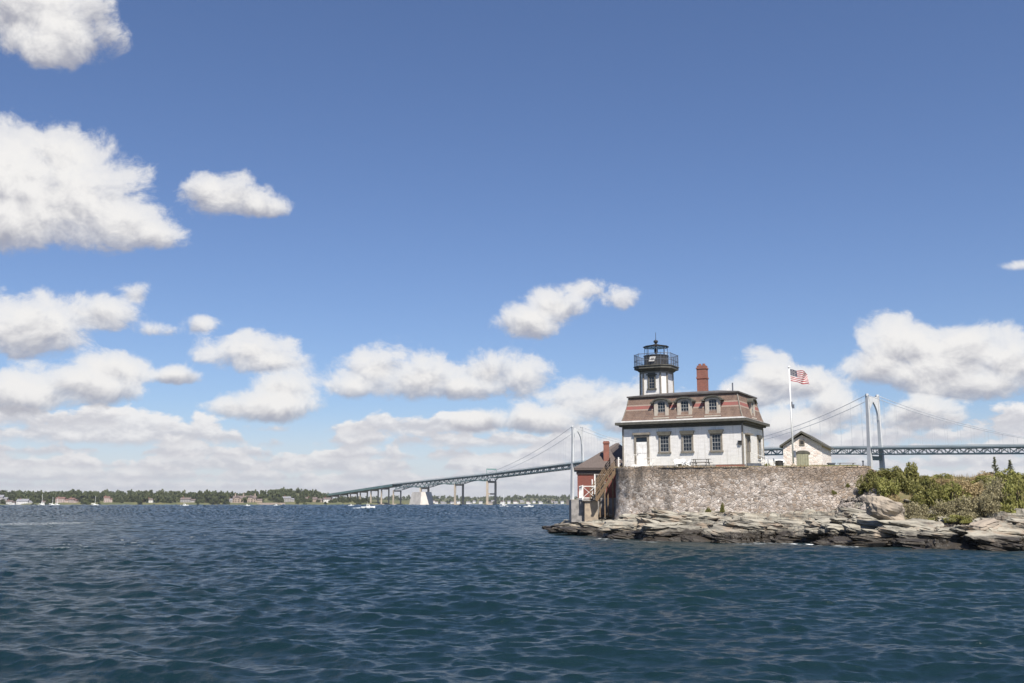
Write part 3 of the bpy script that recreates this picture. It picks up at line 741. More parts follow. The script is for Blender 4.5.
    gal = k.build('gallery', M['dark_trim'], root)
    ring = octo(2.03, .84); rl = MB()
    for i in range(8):
        p, q = Vector((*ring[i], 0)), Vector((*ring[(i + 1) % 8], 0))
        for z in (11.30, 11.98): rl.tube([(p.x, p.y, z), (q.x, q.y, z)], .028, 6)
        n = max(3, int((q - p).length / .16))
        for j in range(n):
            t = p.lerp(q, j / n); rl.tube([(t.x, t.y, 10.74), (t.x, t.y, 11.98 if j else 12.06)], .032 if j == 0 else .014, 5)
    rl.build('railing', M['grey_iron'], gal)
    # lantern
    n8 = pi / 8
    k = MB(); k.lathe([(1.29, 10.742), (1.29, 11.86), (1.35, 11.862), (1.35, 11.96)], cx, cy, 10, 0, n8); lan = k.build('lantern', M['black_iron'], root)
    k = MB(); k.lathe([(1.14, 11.962), (1.14, 12.84)], cx, cy, 10, 0, n8)
    lg = bpy.data.materials.new('lantern_glass'); lg.use_nodes = True; bn = lg.node_tree.nodes['Principled BSDF']
    bn.inputs['Transmission Weight'].default_value = 1; bn.inputs['Roughness'].default_value = .02; bn.inputs['IOR'].default_value = 1.02; bn.inputs['Base Color'].default_value = (.93, .97, 1, 1)
    k.build('lantern_glass', lg, lan)
    for j in range(8):
        t = 2 * pi * j / 8 + n8; k = MB(); k.beam((cx + 1.20 * cos(t), cy + 1.20 * sin(t), 11.96), (cx + 1.20 * cos(t), cy + 1.20 * sin(t), 12.86), .045, .045)
        k.build('mullion', M['grey_iron'], lan)
    k = MB(); k.lathe([(.07, 11.96), (.07, 12.2), (.18, 12.25), (.20, 12.45), (.18, 12.68), (.06, 12.72)], cx, cy, 12); k.build('lamp', M['glass'], lan)
    k = MB(); k.lathe([(1.36, 12.85), (1.38, 12.94), (1.22, 12.98), (.42, 13.14), (.16, 13.24)], cx, cy, 10, 0, n8); k.build('lantern_roof', M['black_iron'], lan)
    k = MB(); k.lathe([(.12, 13.25), (.12, 13.34), (.22, 13.40), (.25, 13.50), (.22, 13.60), (.10, 13.66), (.03, 13.72), (.02, 14.5)], cx, cy, 12); k.build('finial', M['black_iron'], lan)
    # small white plaque tilted on the parapet
    k = MB(); T = Matrix.Translation((cx + .02, cy - 1.37, 11.45)) @ Matrix.Rotation(R(2), 4, 'Y')
    k.add([(-.36, 0, -.24), (.26, 0, -.24), (.40, 0, .26), (-.22, 0, .26), (-.36, .05, -.24), (.26, .05, -.24), (.40, .05, .26), (-.22, .05, .26)], [(0, 1, 2, 3), (7, 6, 5, 4), (0, 4, 5, 1), (1, 5, 6, 2), (2, 6, 7, 3), (3, 7, 4, 0)], 0, T)
    k.build('plaque', M['white_paint'], lan)
    k = MB(); k.add([(-.20, -.006, -.12), (.18, -.006, -.12), (.26, -.006, .14), (-.12, -.006, .14)], [(0, 1, 2, 3)], 0, T); k.build('plaque_panel', M['granite'], lan)
build_house()

# ---------------------------------------------------------------- brick outbuilding, stairs and landing
def build_brickhouse():
    x0, x1, y0, y1 = 7.12, 14.4, 109., 116.6; zf, ze, za = 3.6, 6.5, 9.75
    root = thing('brick_house', 'small red brick building with grey hipped roof beside the fort wall', 'building', ((x0 + x1) / 2, y0 + .35, zf), -R(7))
    def L(b, name, m, par=root): o = b.build(name, m, par); o.data.transform(Matrix.Translation((-(x0 + x1) / 2, -y0, -zf))); return o
    b = MB(); b.box(x0, x1, y0, y1, zf, ze); L(b, 'wall', M['red_wall'])
    b = MB(); b.box(x0 - .12, x1 + .1, y0 - .12, y1 + .1, 1.2, zf); L(b, 'foundation', M['granite'])
    e = .38; mx, my = 11.45, (y0 + y1) / 2
    b = MB(); b.prism([(x0 - e, y0 - e), (x1 + e, y0 - e), (x1 + e, y1 + e), (x0 - e, y1 + e)], ze + .34, za, 0, None, [(mx - .15, my - .1), (mx + .15, my - .1), (mx + .15, my + .1), (mx - .15, my + .1)]); rf = L(b, 'roof', M['slate'])
    b = MB(); b.box(x0 - e + .02, x1 + e - .02, y0 - e + .02, y1 + e - .02, ze + .10, ze + .338); b.box(x0 - .1, x1 + .1, y0 - .1, y1 + .1, ze - .35, ze + .098); L(b, 'cornice', M['slate'])
    b = MB(); b.box(9.98, 10.60, 109.7, 110.35, 6.9, 9.80); b.box(9.92, 10.66, 109.64, 110.41, 9.52, 9.68); L(b, 'chimney', M['brick'], rf)
    b = MB(); b.box(9.15, 10.05, y0 - .05, y0 + .02, zf, 5.95); b.build; dd = L(b, 'door', M['black_iron'])
    b = MB(); b.box(9.02, 9.15, y0 - .09, y0 + .01, zf, 6.05); b.box(10.05, 10.18, y0 - .09, y0 + .01, zf, 6.05); b.box(9.02, 10.18, y0 - .10, y0 + .01, 6.052, 6.15); L(b, 'door_frame', M['grey_timber'], dd)
    b = MB(); b.box(8.68, 8.80, y0 - .12, y0 + .0, zf - .2, 5.6); L(b, 'downpipe', M['white_paint'])
build_brickhouse()

def build_landing():
    g = gz(8.0, 104)
    b = MB(); b.box(6.15, 7.45, 104.6, 108.8, 1.1, 3.35); tag(b.build('stone_pier', M['granite']), 'squat grey granite block pier below the red brick building', 'stone pier')
    b = MB(); b.box(7.45, 8.85, 103.7, 108.8, 1.1, 3.25, 0, None, .03); tag(b.build('concrete_pier', M['concrete']), 'tan concrete pier carrying the wooden landing at the stair foot', 'concrete pier')
    root = thing('stair_landing', 'wooden stair landing with white cross braced railing on the tan pier', 'landing', (8.1, 103.7, 3.25))
    def L(b, name, m): o = b.build(name, m, root); o.data.transform(Matrix.Translation((-8.1, -103.7, -3.25))); return o
    b = MB(); b.box(7.2, 8.95, 103.55, 108.9, 3.252, 3.40); L(b, 'deck', M['grey_timber'])
    b = MB(); z0, z1 = 3.52, 4.75
    for x in (7.28, 8.55): b.box(x - .06, x + .06, 103.6, 103.72, 3.4, z1 + .12)
    b.beam((7.28, 103.66, z1), (8.55, 103.66, z1), .09); b.beam((7.28, 103.66, z0 + .05), (8.55, 103.66, z0 + .05), .08)
    b.beam((7.3, 103.66, z0 + .08), (8.53, 103.66, z1 - .05), .08, .05); b.beam((7.3, 103.66, z1 - .05), (8.53, 103.66, z0 + .08), .07, .045)
    b.beam((7.28, 103.7, z1), (7.28, 108.6, z1), .08); b.beam((7.28, 103.7, z0 + .05), (7.28, 108.6, z0 + .05), .07)
    for y in (105.5, 107, 108.6): b.box(7.22, 7.34, y - .06, y + .06, 3.4, z1 + .1)
    L(b, 'railing', M['white_wood'])
    b = MB(); b.box(8.50, 8.62, 103.9, 104.02, 3.4, 6.0); L(b, 'post', M['white_wood'])
    # stair flight climbing to the terrace
    p0 = Vector((8.75, 103.9, 3.4)); p1 = Vector((10.55, 104.5, 6.5))
    p0 = Vector((8.55, 102.6, 3.4)); p1 = Vector((10.75, 103.7, 6.5))
    root = thing('wooden_staircase', 'weathered brown timber staircase climbing steeply to the fort top', 'staircase', p0)
    d = (p1 - p0); h = Vector((d.x, d.y, 0)).normalized(); n = Vector((-h.y, h.x, 0))
    def S(b, name, m): o = b.build(name, m, root); o.data.transform(Matrix.Translation(-p0)); return o
    for s in (0, 1.15):
        b = MB(); b.beam(p0 + n * s - Vector((0, 0, .1)), p1 + n * s - Vector((0, 0, .1)), .09, .34); S(b, 'stringer', M['timber'])
    b = MB(); N = 15
    for i in range(N):
        q = p0 + d * ((i + .5) / N); b.beam(q + n * .04, q + n * 1.11, .26, .045)
    S(b, 'treads', M['timber'])
    for s in (-.02, 1.17):
        b = MB(); up = Vector((0, 0, 1.0))
        for zz in (1.0, .72, .44): b.beam(p0 + n * s + Vector((0, 0, zz + .1)), p1 + n * s + Vector((0, 0, zz + .1)), .05, .075)
        for k in range(6):
            q = p0 + d * (k / 5) + n * s; b.beam(q - Vector((0, 0, .1)), q + Vector((0, 0, 1.22)), .10)
        S(b, 'handrail', M['timber'])
    for k, (t, s) in enumerate(((.45, .1), (.45, 1.05), (.85, .1), (.85, 1.05))):
        q = p0 + d * t + n * s; b = MB(); b.beam((q.x, q.y, 1.6), (q.x, q.y, q.z - .2), .13); S(b, 'support_post', M['timber'])
    # top rail of the terrace at the stair head
    root = thing('terrace_railing', 'short white post and rail fence at the stair head', 'railing', (10.8, 102.0, 6.5))
    def T(b, name, m): o = b.build(name, m, root); o.data.transform(Matrix.Translation((-10.8, -102.0, -6.5))); return o
    b = MB(); b.beam((10.85, 102.0, 7.45), (12.0, 103.6, 7.45), .07); b.beam((10.85, 102.0, 7.0), (12.0, 103.6, 7.0), .06); T(b, 'rail', M['white_wood'])
    for (x, y) in ((10.85, 102.0), (11.45, 102.8), (12.0, 103.6)):
        b = MB(); b.box(x - .06, x + .06, y - .06, y + .06, 6.3, 7.65); T(b, 'post', M['white_wood'])
    b = MB(); b.box(12.1, 13.4, 107.6, 109, 6.3, 8.0); b.box(12.0, 13.5, 107.5, 109.1, 8.002, 8.12)
    tag(b.build('storage_shed', M['black_iron']), 'dark grey box shed standing behind the left corner of the white house', 'shed')
build_landing()

# ---------------------------------------------------------------- stone hut, flag, yard furniture
def build_hut():
    # front right corner seen at (815, 469); gable front turned a little to the left
    th = R(24); w, d, he, ha = 3.95, 8.0, 2.72, 3.98
    c = at(823., 469.5, 104.); root = thing('stone_hut', 'little pale stone hut with olive door and grey gabled roof', 'hut', (c.x, c.y, 6.3), -th)
    b = MB(); b.prism([(-w, 0), (0, 0), (0, he), (-w / 2, ha - .16), (-w, he)], 0, d, 0, Matrix(((1, 0, 0, 0), (0, 0, 1, 0), (0, 1, 0, 0), (0, 0, 0, 1))))
    b.build('wall', M['hut_stone'], root).data.flip_normals()
    r = MB(); e = .32; th_ = .2; sl = (ha - he) / (w / 2); n = [(-w / 2, ha), (e, he - sl * e)]
    pr = [(-w / 2, ha + .02), (e, he - sl * e + .02), (e, he - sl * e + .22), (-w / 2, ha + .24), (-w - e, he - sl * e + .22), (-w - e, he - sl * e + .02)]
    r.prism(pr, -.35, d + .3, 0, Matrix(((1, 0, 0, 0), (0, 0, 1, 0), (0, 1, 0, 0), (0, 0, 0, 1)))); ro = r.build('roof', M['dark_trim'], root); ro.data.flip_normals()
    q = MB(); q.box(-w / 2 - .60, -w / 2 + .60, -.06, .05, .02, 1.85); do = q.build('door', M['olive_door'], root)
    q = MB()
    for i in range(5): x = -w / 2 - .48 + i * .24; q.box(x - .008, x + .008, -.066, -.061, .05, 1.82)
    q.build('board_joints', M['dark_trim'], do)
    q = MB(); n = 10; o_ = [(-w / 2 + .78 * cos(pi * k / n), 1.86 + .34 * sin(pi * k / n)) for k in range(n + 1)]
    q.prism(o_, -.09, .04, 0, Matrix(((1, 0, 0, 0), (0, 0, 1, 0), (0, 1, 0, 0), (0, 0, 0, 1)))); q.build('arched_lintel', M['dark_trim'], root)
    q = MB(); q.box(-w / 2 - .26, -w / 2 + .26, -.07, .04, 2.72, 3.32); v = q.build('vent', M['trim'], root)
    q = MB(); q.box(-w / 2 - .17, -w / 2 + .17, -.08, -.071, 2.82, 3.22); q.build('louvre', M['black_iron'], v)
build_hut()

def build_flag():
    p = at(793.6, 469, 97.); top = at(790.2, 368.3, 97.).z
    root = thing('flagpole', 'tall thin white flagpole standing in front of the stone hut', 'flagpole', (p.x, p.y, 6.3)); h = top - 6.3
    b = MB(); b.tube([(0, 0, 0), (0, 0, h)], [.085, .05], 10); b.build('pole', M['gelcoat'], root, smooth=True)
    b = MB(); b.lathe([(.02, h), (.10, h + .05), (.12, h + .12), (.09, h + .2), (.01, h + .24)]); b.build('ball', M['gelcoat'], root)
    b = MB(); b.lathe([(.32, -.2), (.32, .12), (.2, .2), (.12, .5)]); b.build('base_plate', M['concrete'], root)
    b = MB(); b.box(.07, .26, -.12, .10, 1.1, 1.75); b.build('cleat_box', M['grey_iron'], root)
    b = MB(); b.box(.04, .16, -.10, .04, h - 3.75, h - 3.3); b.box(.1, .34, -.05, .0, h - 3.95, h - 3.55); b.build('halyard_weight', M['grey_iron'], root)
    b = MB(); b.tube([(.13, -.02, 1.3), (.10, -.02, h - .1)], .012, 5); b.build('halyard', M['cable'], root)
    # flag
    nu, nv = 52, 26; L, H = 1.8, 1.15; vs = []
    for i in range(nu + 1):
        for j in range(nv + 1):
            u, v = i / nu, j / nv
            x = .06 + L * u * .96; z = -H * (1 - v) - .36 * u ** 1.3 + .10 * sin(8.5 * u + 2.6 * v) * u - .10 * u * (1 - v)
            y = .24 * sin(10.5 * u - 2.6 * v) * (.25 + u) - .12 * u
            vs.append((x, y, z))
    red = mat('flag_red', (.34, .03, .04), None, 3, .8); wh = mat('flag_white', (.72, .69, .67), (.64, .61, .6), 3, .8); bl = mat('flag_blue', (.014, .02, .06), None, 3, .8)
    b = MB(); k = (nv + 1); b.v = vs
    for i in range(nu):
        for j in range(nv):
            b.f.append([i * k + j, (i + 1) * k + j, (i + 1) * k + j + 1, i * k + j + 1])
            cant = i < nu * .40 and j >= 12
            b.mi.append(2 if cant else (0 if (j // 2) % 2 == 0 else 1))
    for r in range(9):
        for c in range(6 if r % 2 == 0 else 5):
            i = int((c + (.5 if r % 2 == 0 else 1.)) * nu * .40 / 6); j = min(nv - 1, int(12.6 + (r + .5) * 13 / 9))
            q = Vector(vs[i * k + j]); s = .034
            for sgn in (-1, 1):
                ring = [q + Vector((s * (1 if m % 2 == 0 else .42) * sin(m * pi / 5), .006 * sgn, s * (1 if m % 2 == 0 else .42) * cos(m * pi / 5))) for m in range(10)]
                b.add(ring, [tuple(range(10))], 1)
    o = b.build('flag', [red, wh, bl], None, (p.x + .02, p.y, top - .10), smooth=True)
    tag(o, 'stars and stripes flag blowing from the top of the white pole', 'flag')
build_flag()

def yz(u, v): p = hpoint(u, v); return p
def build_yard():
    # white steps with railings at the front door
    p = hpoint(10.2, -.1); root = thing('porch_steps', 'white wooden steps with grey pipe railings at the front door', 'steps', (p.x, p.y, 6.5), -TH)
    b = MB(); b.box(-.95, .95, -1.0, .0, .0, .34); b.box(-.75, .75, -1.35, -1.002, -.05, .17); b.build('step', M['white_wood'], root)
    for x0, x1 in ((-1.35, -.55), (.55, 1.35)):
        b = MB(); z = 1.32 if x0 < 0 else .95
        for x in (x0, x1): b.tube([(x, -.95, .0), (x, -.95, z)], .03, 6)
        for q in (.65, z): b.tube([(x0, -.95, q), (x1, -.95, q)], .028, 6)
        b.tube([(x1, -.95, z), (x1, -.15, z)], .028, 6); b.tube([(x0, -.95, z), (x0, -.15, z)], .028, 6)
        b.tube([(x0, -.95, .1), (x1, -.95, z)], .022, 5); b.build('pipe_railing', M['white_wood'], root)
    # garden chairs
    def chair(x, y, rz, label):
        root = thing('garden_chair', label, 'chair', (x, y, 6.47), rz, 'white garden chairs on the fort terrace'); root.scale = (.85,) * 3
        b = MB(); b.add([(-.29, -.30, .36), (.29, -.30, .36), (.29, .28, .22), (-.29, .28, .22), (-.29, -.30, .40), (.29, -.30, .40), (.29, .28, .26), (-.29, .28, .26)], [(0, 3, 2, 1), (4, 5, 6, 7), (0, 1, 5, 4), (1, 2, 6, 5), (2, 3, 7, 6), (3, 0, 4, 7)]); b.build('seat', M['gelcoat'], root)
        b = MB()
        for i in range(5):
            xx = -.26 + i * .13; h = .98 - .05 * abs(i - 2); b.beam((xx, .24, .24), (xx * 1.1, .52, h), .115, .022)
        b.beam((-.3, .30, .42), (.3, .30, .42), .06, .03); b.build('backrest', M['gelcoat'], root)
        for sx in (-1, 1):
            b = MB(); b.box(sx * .36 - .07, sx * .36 + .07, -.36, .42, .55, .58); b.build('armrest', M['gelcoat'], root)
            b = MB(); b.box(sx * .33 - .03, sx * .33 + .03, -.32, -.22, 0, .55); b.build('leg', M['gelcoat'], root)
            b = MB(); b.beam((sx * .33, -.2, .34), (sx * .33, .62, .03), .05, .1); b.beam((sx * .33, .34, .1), (sx * .33, .34, .55), .06); b.build('leg', M['gelcoat'], root)
    for (px, dv, rz, lab) in ((684.5, -1.5, .5, 'leftmost of the three white slatted garden chairs before the house'), (688.8, -1.9, -.2, 'white slatted garden chair between two others facing the sea'), (693.2, -1.5, -.7, 'white slatted garden chair nearest the grey picnic table')):
        from_u = (743.6 - px) / 120 * 12.3; p = hpoint(from_u, dv); chair(p.x, p.y, rz - TH, lab)
    def ptable(x, y, z, rz, label, m):
        root = thing('picnic_table', label, 'picnic table', (x, y, z), rz, 'picnic tables on the fort terrace')
        b = MB()
        for i in range(5): b.box(-.9, .9, -.37 + i * .15, -.23 + i * .15, .72, .76)
        b.build('tabletop', m, root)
        for s in (-1, 1):
            b = MB(); b.box(-.9, .9, s * .72 - .13, s * .72 + .13, .42, .46); b.build('bench', m, root)
            b = MB(); b.beam((s * .65, -.62, 0), (s * .65, -.22, .72), .05, .1); b.beam((s * .65, .62, 0), (s * .65, .22, .72), .05, .1); b.beam((s * .65, -.75, .39), (s * .65, .75, .39), .05, .09); b.build('leg_frame', m, root)
    p = hpoint(3.75, -1.4); ptable(p.x, p.y, 6.47, -TH, 'grey picnic table in front of the white house wall', M['grey_timber'])
    p = at(847, 469, 103); ptable(p.x, p.y, 6.36, -.15, 'weathered picnic table on the open lawn right of the stone hut', M['grey_timber'])
    p = at(831.5, 469, 102); b = MB(); b.box(-.32, .32, -.3, .3, 0, .62, 0, None, .03); b.box(-.36, .36, -.34, .34, .622, .72)
    tag(b.build('utility_box', M['grey_iron'], None, (p.x, p.y, 6.36)), 'dark grey utility box at the right corner of the stone hut', 'utility box')
    p = at(863.5, 470, 96); b = MB(); b.tube([(0, 0, -.2), (0, 0, .62)], [.09, .07], 8); b.lathe([(.07, .62), (.11, .66), (.10, .74), (.02, .78)])
    tag(b.build('bollard', M['grey_iron'], None, (p.x, p.y, 6.3)), 'short dark post at the right end of the fort wall', 'post')
    # brick planter, dark tub under the side door, side steps, picket panel, bin with a tank
    p = hpoint(.75, -1.5); root = thing('brick_planter', 'low reddish brick planter edge beside the house corner', 'planter', (p.x, p.y, 6.42), -TH)
    b = MB(); b.box(-1.5, 1.2, -.2, .2, 0, .2); b.build('planter_wall', M['brick'], root)
    b = MB(); b.box(-1.44, 1.14, -.15, .15, .202, .22); b.build('planter_soil', M['soil'], root)
    p = hpoint(-1.0, 1.7); root = thing('side_steps', 'dark side door steps with a slim sloping handrail', 'steps', (p.x, p.y, 6.42), -TH)
    b = MB(); b.box(-.9, .15, -.65, .65, .0, .42); b.box(.152, .55, -.65, .65, 0, .21); b.build('step', M['grey_iron'], root)
    b = MB(); b.tube([(-.9, .6, .42), (-.9, .6, 1.5)], .03, 6); b.tube([(.75, .6, 0), (.75, .6, .95)], .03, 6); b.tube([(-.9, .6, 1.5), (.75, .6, .95)], .03, 6); b.tube([(-.9, .6, 1.1), (.75, .6, .55)], .022, 6); b.build('handrail', M['white_wood'], root)
    p0 = at(762, 466, 101); p1 = at(774, 466, 102); root = thing('picket_fence', 'short pale picket fence between the house and stone hut', 'fence', (p0.x, p0.y, 6.4))
    d = Vector((p1.x - p0.x, p1.y - p0.y, 0))
    b = MB()
    for i in range(9): q = d * (i / 8); b.box(q.x - .045, q.x + .045, q.y - .02, q.y + .02, .08, 1.0 + .05 * (i % 2))
    for z in (.28, .80): b.beam((0, .03, z), (d.x, d.y + .03, z), .05, .08)
    b.build('picket_panel', M['white_wood'], root)
    for q in (Vector((0, 0, 0)), d): b = MB(); b.box(q.x - .06, q.x + .06, q.y + .06, q.y + .16, -.1, 1.15); b.build('post', M['white_wood'], root)
    p = at(779.5, 468, 99); b = MB(); b.lathe([(.33, 0), (.37, .35), (.36, .7), (.39, .72), (.38, .80), (.1, .84)], n=18)
    tag(b.build('barrel', M['black_iron'], None, (p.x, p.y, 6.38)), 'round black barrel left of the stone hut', 'barrel')
    p = at(779.5, 466, 103.5); root = thing('storage_tank', 'white horizontal tank on dark cradle behind the black barrel', 'tank', (p.x, p.y, 6.4)); root.scale = (.72,) * 3
    b = MB(); b.tube([(-.75, 0, 1.15), (-.68, 0, 1.15), (-.5, 0, 1.15), (.5, 0, 1.15), (.68, 0, 1.15), (.75, 0, 1.15)], [.08, .28, .38, .38, .28, .08], 14); b.build('tank_shell', M['gelcoat'], root, smooth=True)
    b = MB(); b.box(-.5, -.36, -.3, .3, 0, .85); b.box(.36, .5, -.3, .3, 0, .85); b.box(-.355, .355, -.05, .05, .3, .4); b.build('cradle', M['black_iron'], root)
build_yard()

# ---------------------------------------------------------------- boulders and ledges
def rock_mesh(seed, name='ledge_rock', m='rock', n=3, sharp=.5):
    import bmesh
    bm = bmesh.new(); bmesh.ops.create_cube(bm, size=2.); bmesh.ops.subdivide_edges(bm, edges=bm.edges[:], cuts=7, use_grid_fill=True)
    rr = random.Random(seed); o = Vector((rr.uniform(0, 50), rr.uniform(0, 50), rr.uniform(0, 50)))
    for v in bm.verts:
        p = v.co.copy(); r = p.length; q = p.normalized() * (1.15 * .55 + r * .45)
        nn = mnoise.noise(q * .9 + o) * .38 + mnoise.noise(q * 2.3 + o) * .17 + mnoise.noise(q * 5.5 + o) * .07
        # layers: step the sides
        lay = (q.z * 3.2 + mnoise.noise(q * .8 + o) * .8); st = lay - math.floor(lay)
        q = q * (1 + nn); q.x *= 1 + .10 * (st - .5); q.y *= 1 + .14 * (st - .5)
        v.co = q
    me = bpy.data.meshes.new(name); bm.to_mesh(me); bm.free(); me.materials.append(M[m]); return me
def ground_hit(px, py, y0=60., y1=112.):
    a, b = ray(px, py); Y = np.linspace(y0, y1, 420); h = rock_h(a * Y, Y, True); z = CAMZ + b * Y
    k = np.nonzero(z < h)[0]
    return None if len(k) == 0 else Vector((a * Y[k[0]], Y[k[0]], h[k[0]]))
def build_rocks():
    meshes = [rock_mesh(i) for i in range(9)]; rr = random.Random(3)
    pts = np.array(SHORE[:21])
    seg = np.hypot(*np.diff(pts, axis=0).T); cum = np.concatenate([[0], np.cumsum(seg)])
    G = 'ledge rocks along the island waterline'
    for i in range(230):
        t = rr.uniform(0, cum[-1]); k = min(len(seg) - 1, int(np.searchsorted(cum, t) - 1)); k = max(0, k)
        a, b = pts[k], pts[k + 1]; p = a + (b - a) * ((t - cum[k]) / seg[k]); e = (b - a) / seg[k]; nrm = np.array([-e[1], e[0]])
        d = abs(rr.gauss(0, 4.2)) + .1 if i < 170 else rr.uniform(4, 11)
        x, y = p + nrm * d
        if sdf(np.array([x]), np.array([y]), BAST)[0] > -.8: continue
        if 6 < x < 9.5 and 102 < y < 110: continue
        z = gz(x, y); s = rr.uniform(.35, 1.0) * (1.1 if d < 6 else .8)
        o = bpy.data.objects.new('ledge_rock', meshes[i % 9]); COL.objects.link(o)
        o.scale = (s * rr.uniform(1.1, 2.2), s * rr.uniform(.7, 1.1), s * rr.uniform(.22, .42)); o.location = (x, y, z + o.scale[2] * rr.uniform(-.15, .35))
        o.rotation_euler = (rr.gauss(.05, .12), rr.gauss(.07, .10), rr.gauss(-.15, .3))
        tag(o, 'grey layered ledge rock lying among others along the waterline', 'rock', G)
    p = at(889, 515, 74.5); o = bpy.data.objects.new('boulder', rock_mesh(77, 'boulder', 'boulder')); COL.objects.link(o); o.location = (p.x, p.y + .6, 2.55); o.scale = (1.35, 1.0, .78); o.rotation_euler = (.1, .22, .2)
    tag(o, 'large pale tan boulder at the foot of the shrubs', 'boulder')
    p = at(984, 527, 69.5); o = bpy.data.objects.new('boulder', rock_mesh(81, 'boulder', 'boulder')); COL.objects.link(o); o.location = (p.x, p.y, 1.45); o.scale = (.95, .7, .32); o.rotation_euler = (.1, -.25, .3)
    tag(o, 'pinkish tan slab boulder low on the ledge near the right edge', 'boulder')
    # tumbled stones where the wall breaks down at its right end
    for i in range(46):
        px = rr.uniform(838, 884); py = rr.uniform(482, 520); Y = 88 - (py - 482) * .30
        s = rr.uniform(.18, .5); o = bpy.data.objects.new('tumbled_stone', meshes[i % 9].copy()); o.data.materials[0] = M['fort']; COL.objects.link(o)
        hit = ground_hit(px, py)
        if hit is None or sdf(np.array([hit.x]), np.array([hit.y]), BAST)[0] > -.3: bpy.data.objects.remove(o); continue
        o.location = hit; o.scale = (s * 1.2, s, s * .7); o.rotation_euler = (rr.uniform(-.4, .4), rr.uniform(-.4, .4), rr.uniform(0, 6))
        tag(o, 'loose pale stone in the rubble below the right end of the fort wall', 'stone', 'rubble stones below the broken wall end')
build_rocks()

# ---------------------------------------------------------------- plants on the island
def leaf_cloud(seed, n, clumps, size, flat=.7, up=0.):
    """leaf-sized faces in clumps filling the upper part of a unit ball"""
    rr = np.random.default_rng(seed); vs = []; fs = []
    C = []
    while len(C) < clumps:
        p = rr.uniform(-1, 1, 3); p[2] = abs(p[2])
        if .25 < np.linalg.norm(p) < .92: C.append((p, rr.uniform(.20, .42)))
    for i in range(n):
        c, r = C[rr.integers(len(C))]
        q = rr.normal(0, 1, 3); q /= np.linalg.norm(q); q = c + q * r * rr.uniform(.55, 1.0) * np.array([1, 1, .8])
        if q[2] < -.05: q[2] = abs(q[2]) * .4
        a = Vector(rr.normal(0, 1, 3)); a.z += up; a.normalize(); b = a.cross(Vector(rr.normal(0, 1, 3))).normalized()
        s = size * rr.uniform(.6, 1.3); q = Vector(q); k = len(vs)
        vs += [q - a * s, q + b * s * flat, q + a * s, q - b * s * flat]; fs.append((k, k + 1, k + 2, k + 3))
    return vs, fs
def stems(seed, n=6):
    rr = random.Random(seed); b = MB()
    for i in range(n):
        t = rr.uniform(0, 6.28); r = rr.uniform(.2, .75); m = Vector((r * .4 * cos(t), r * .4 * sin(t), .4)); e = Vector((r * cos(t), r * sin(t), rr.uniform(.55, .9)))
        b.tube([(0, 0, -.25), m, e], [.035, .022, .008], 5)
    return b
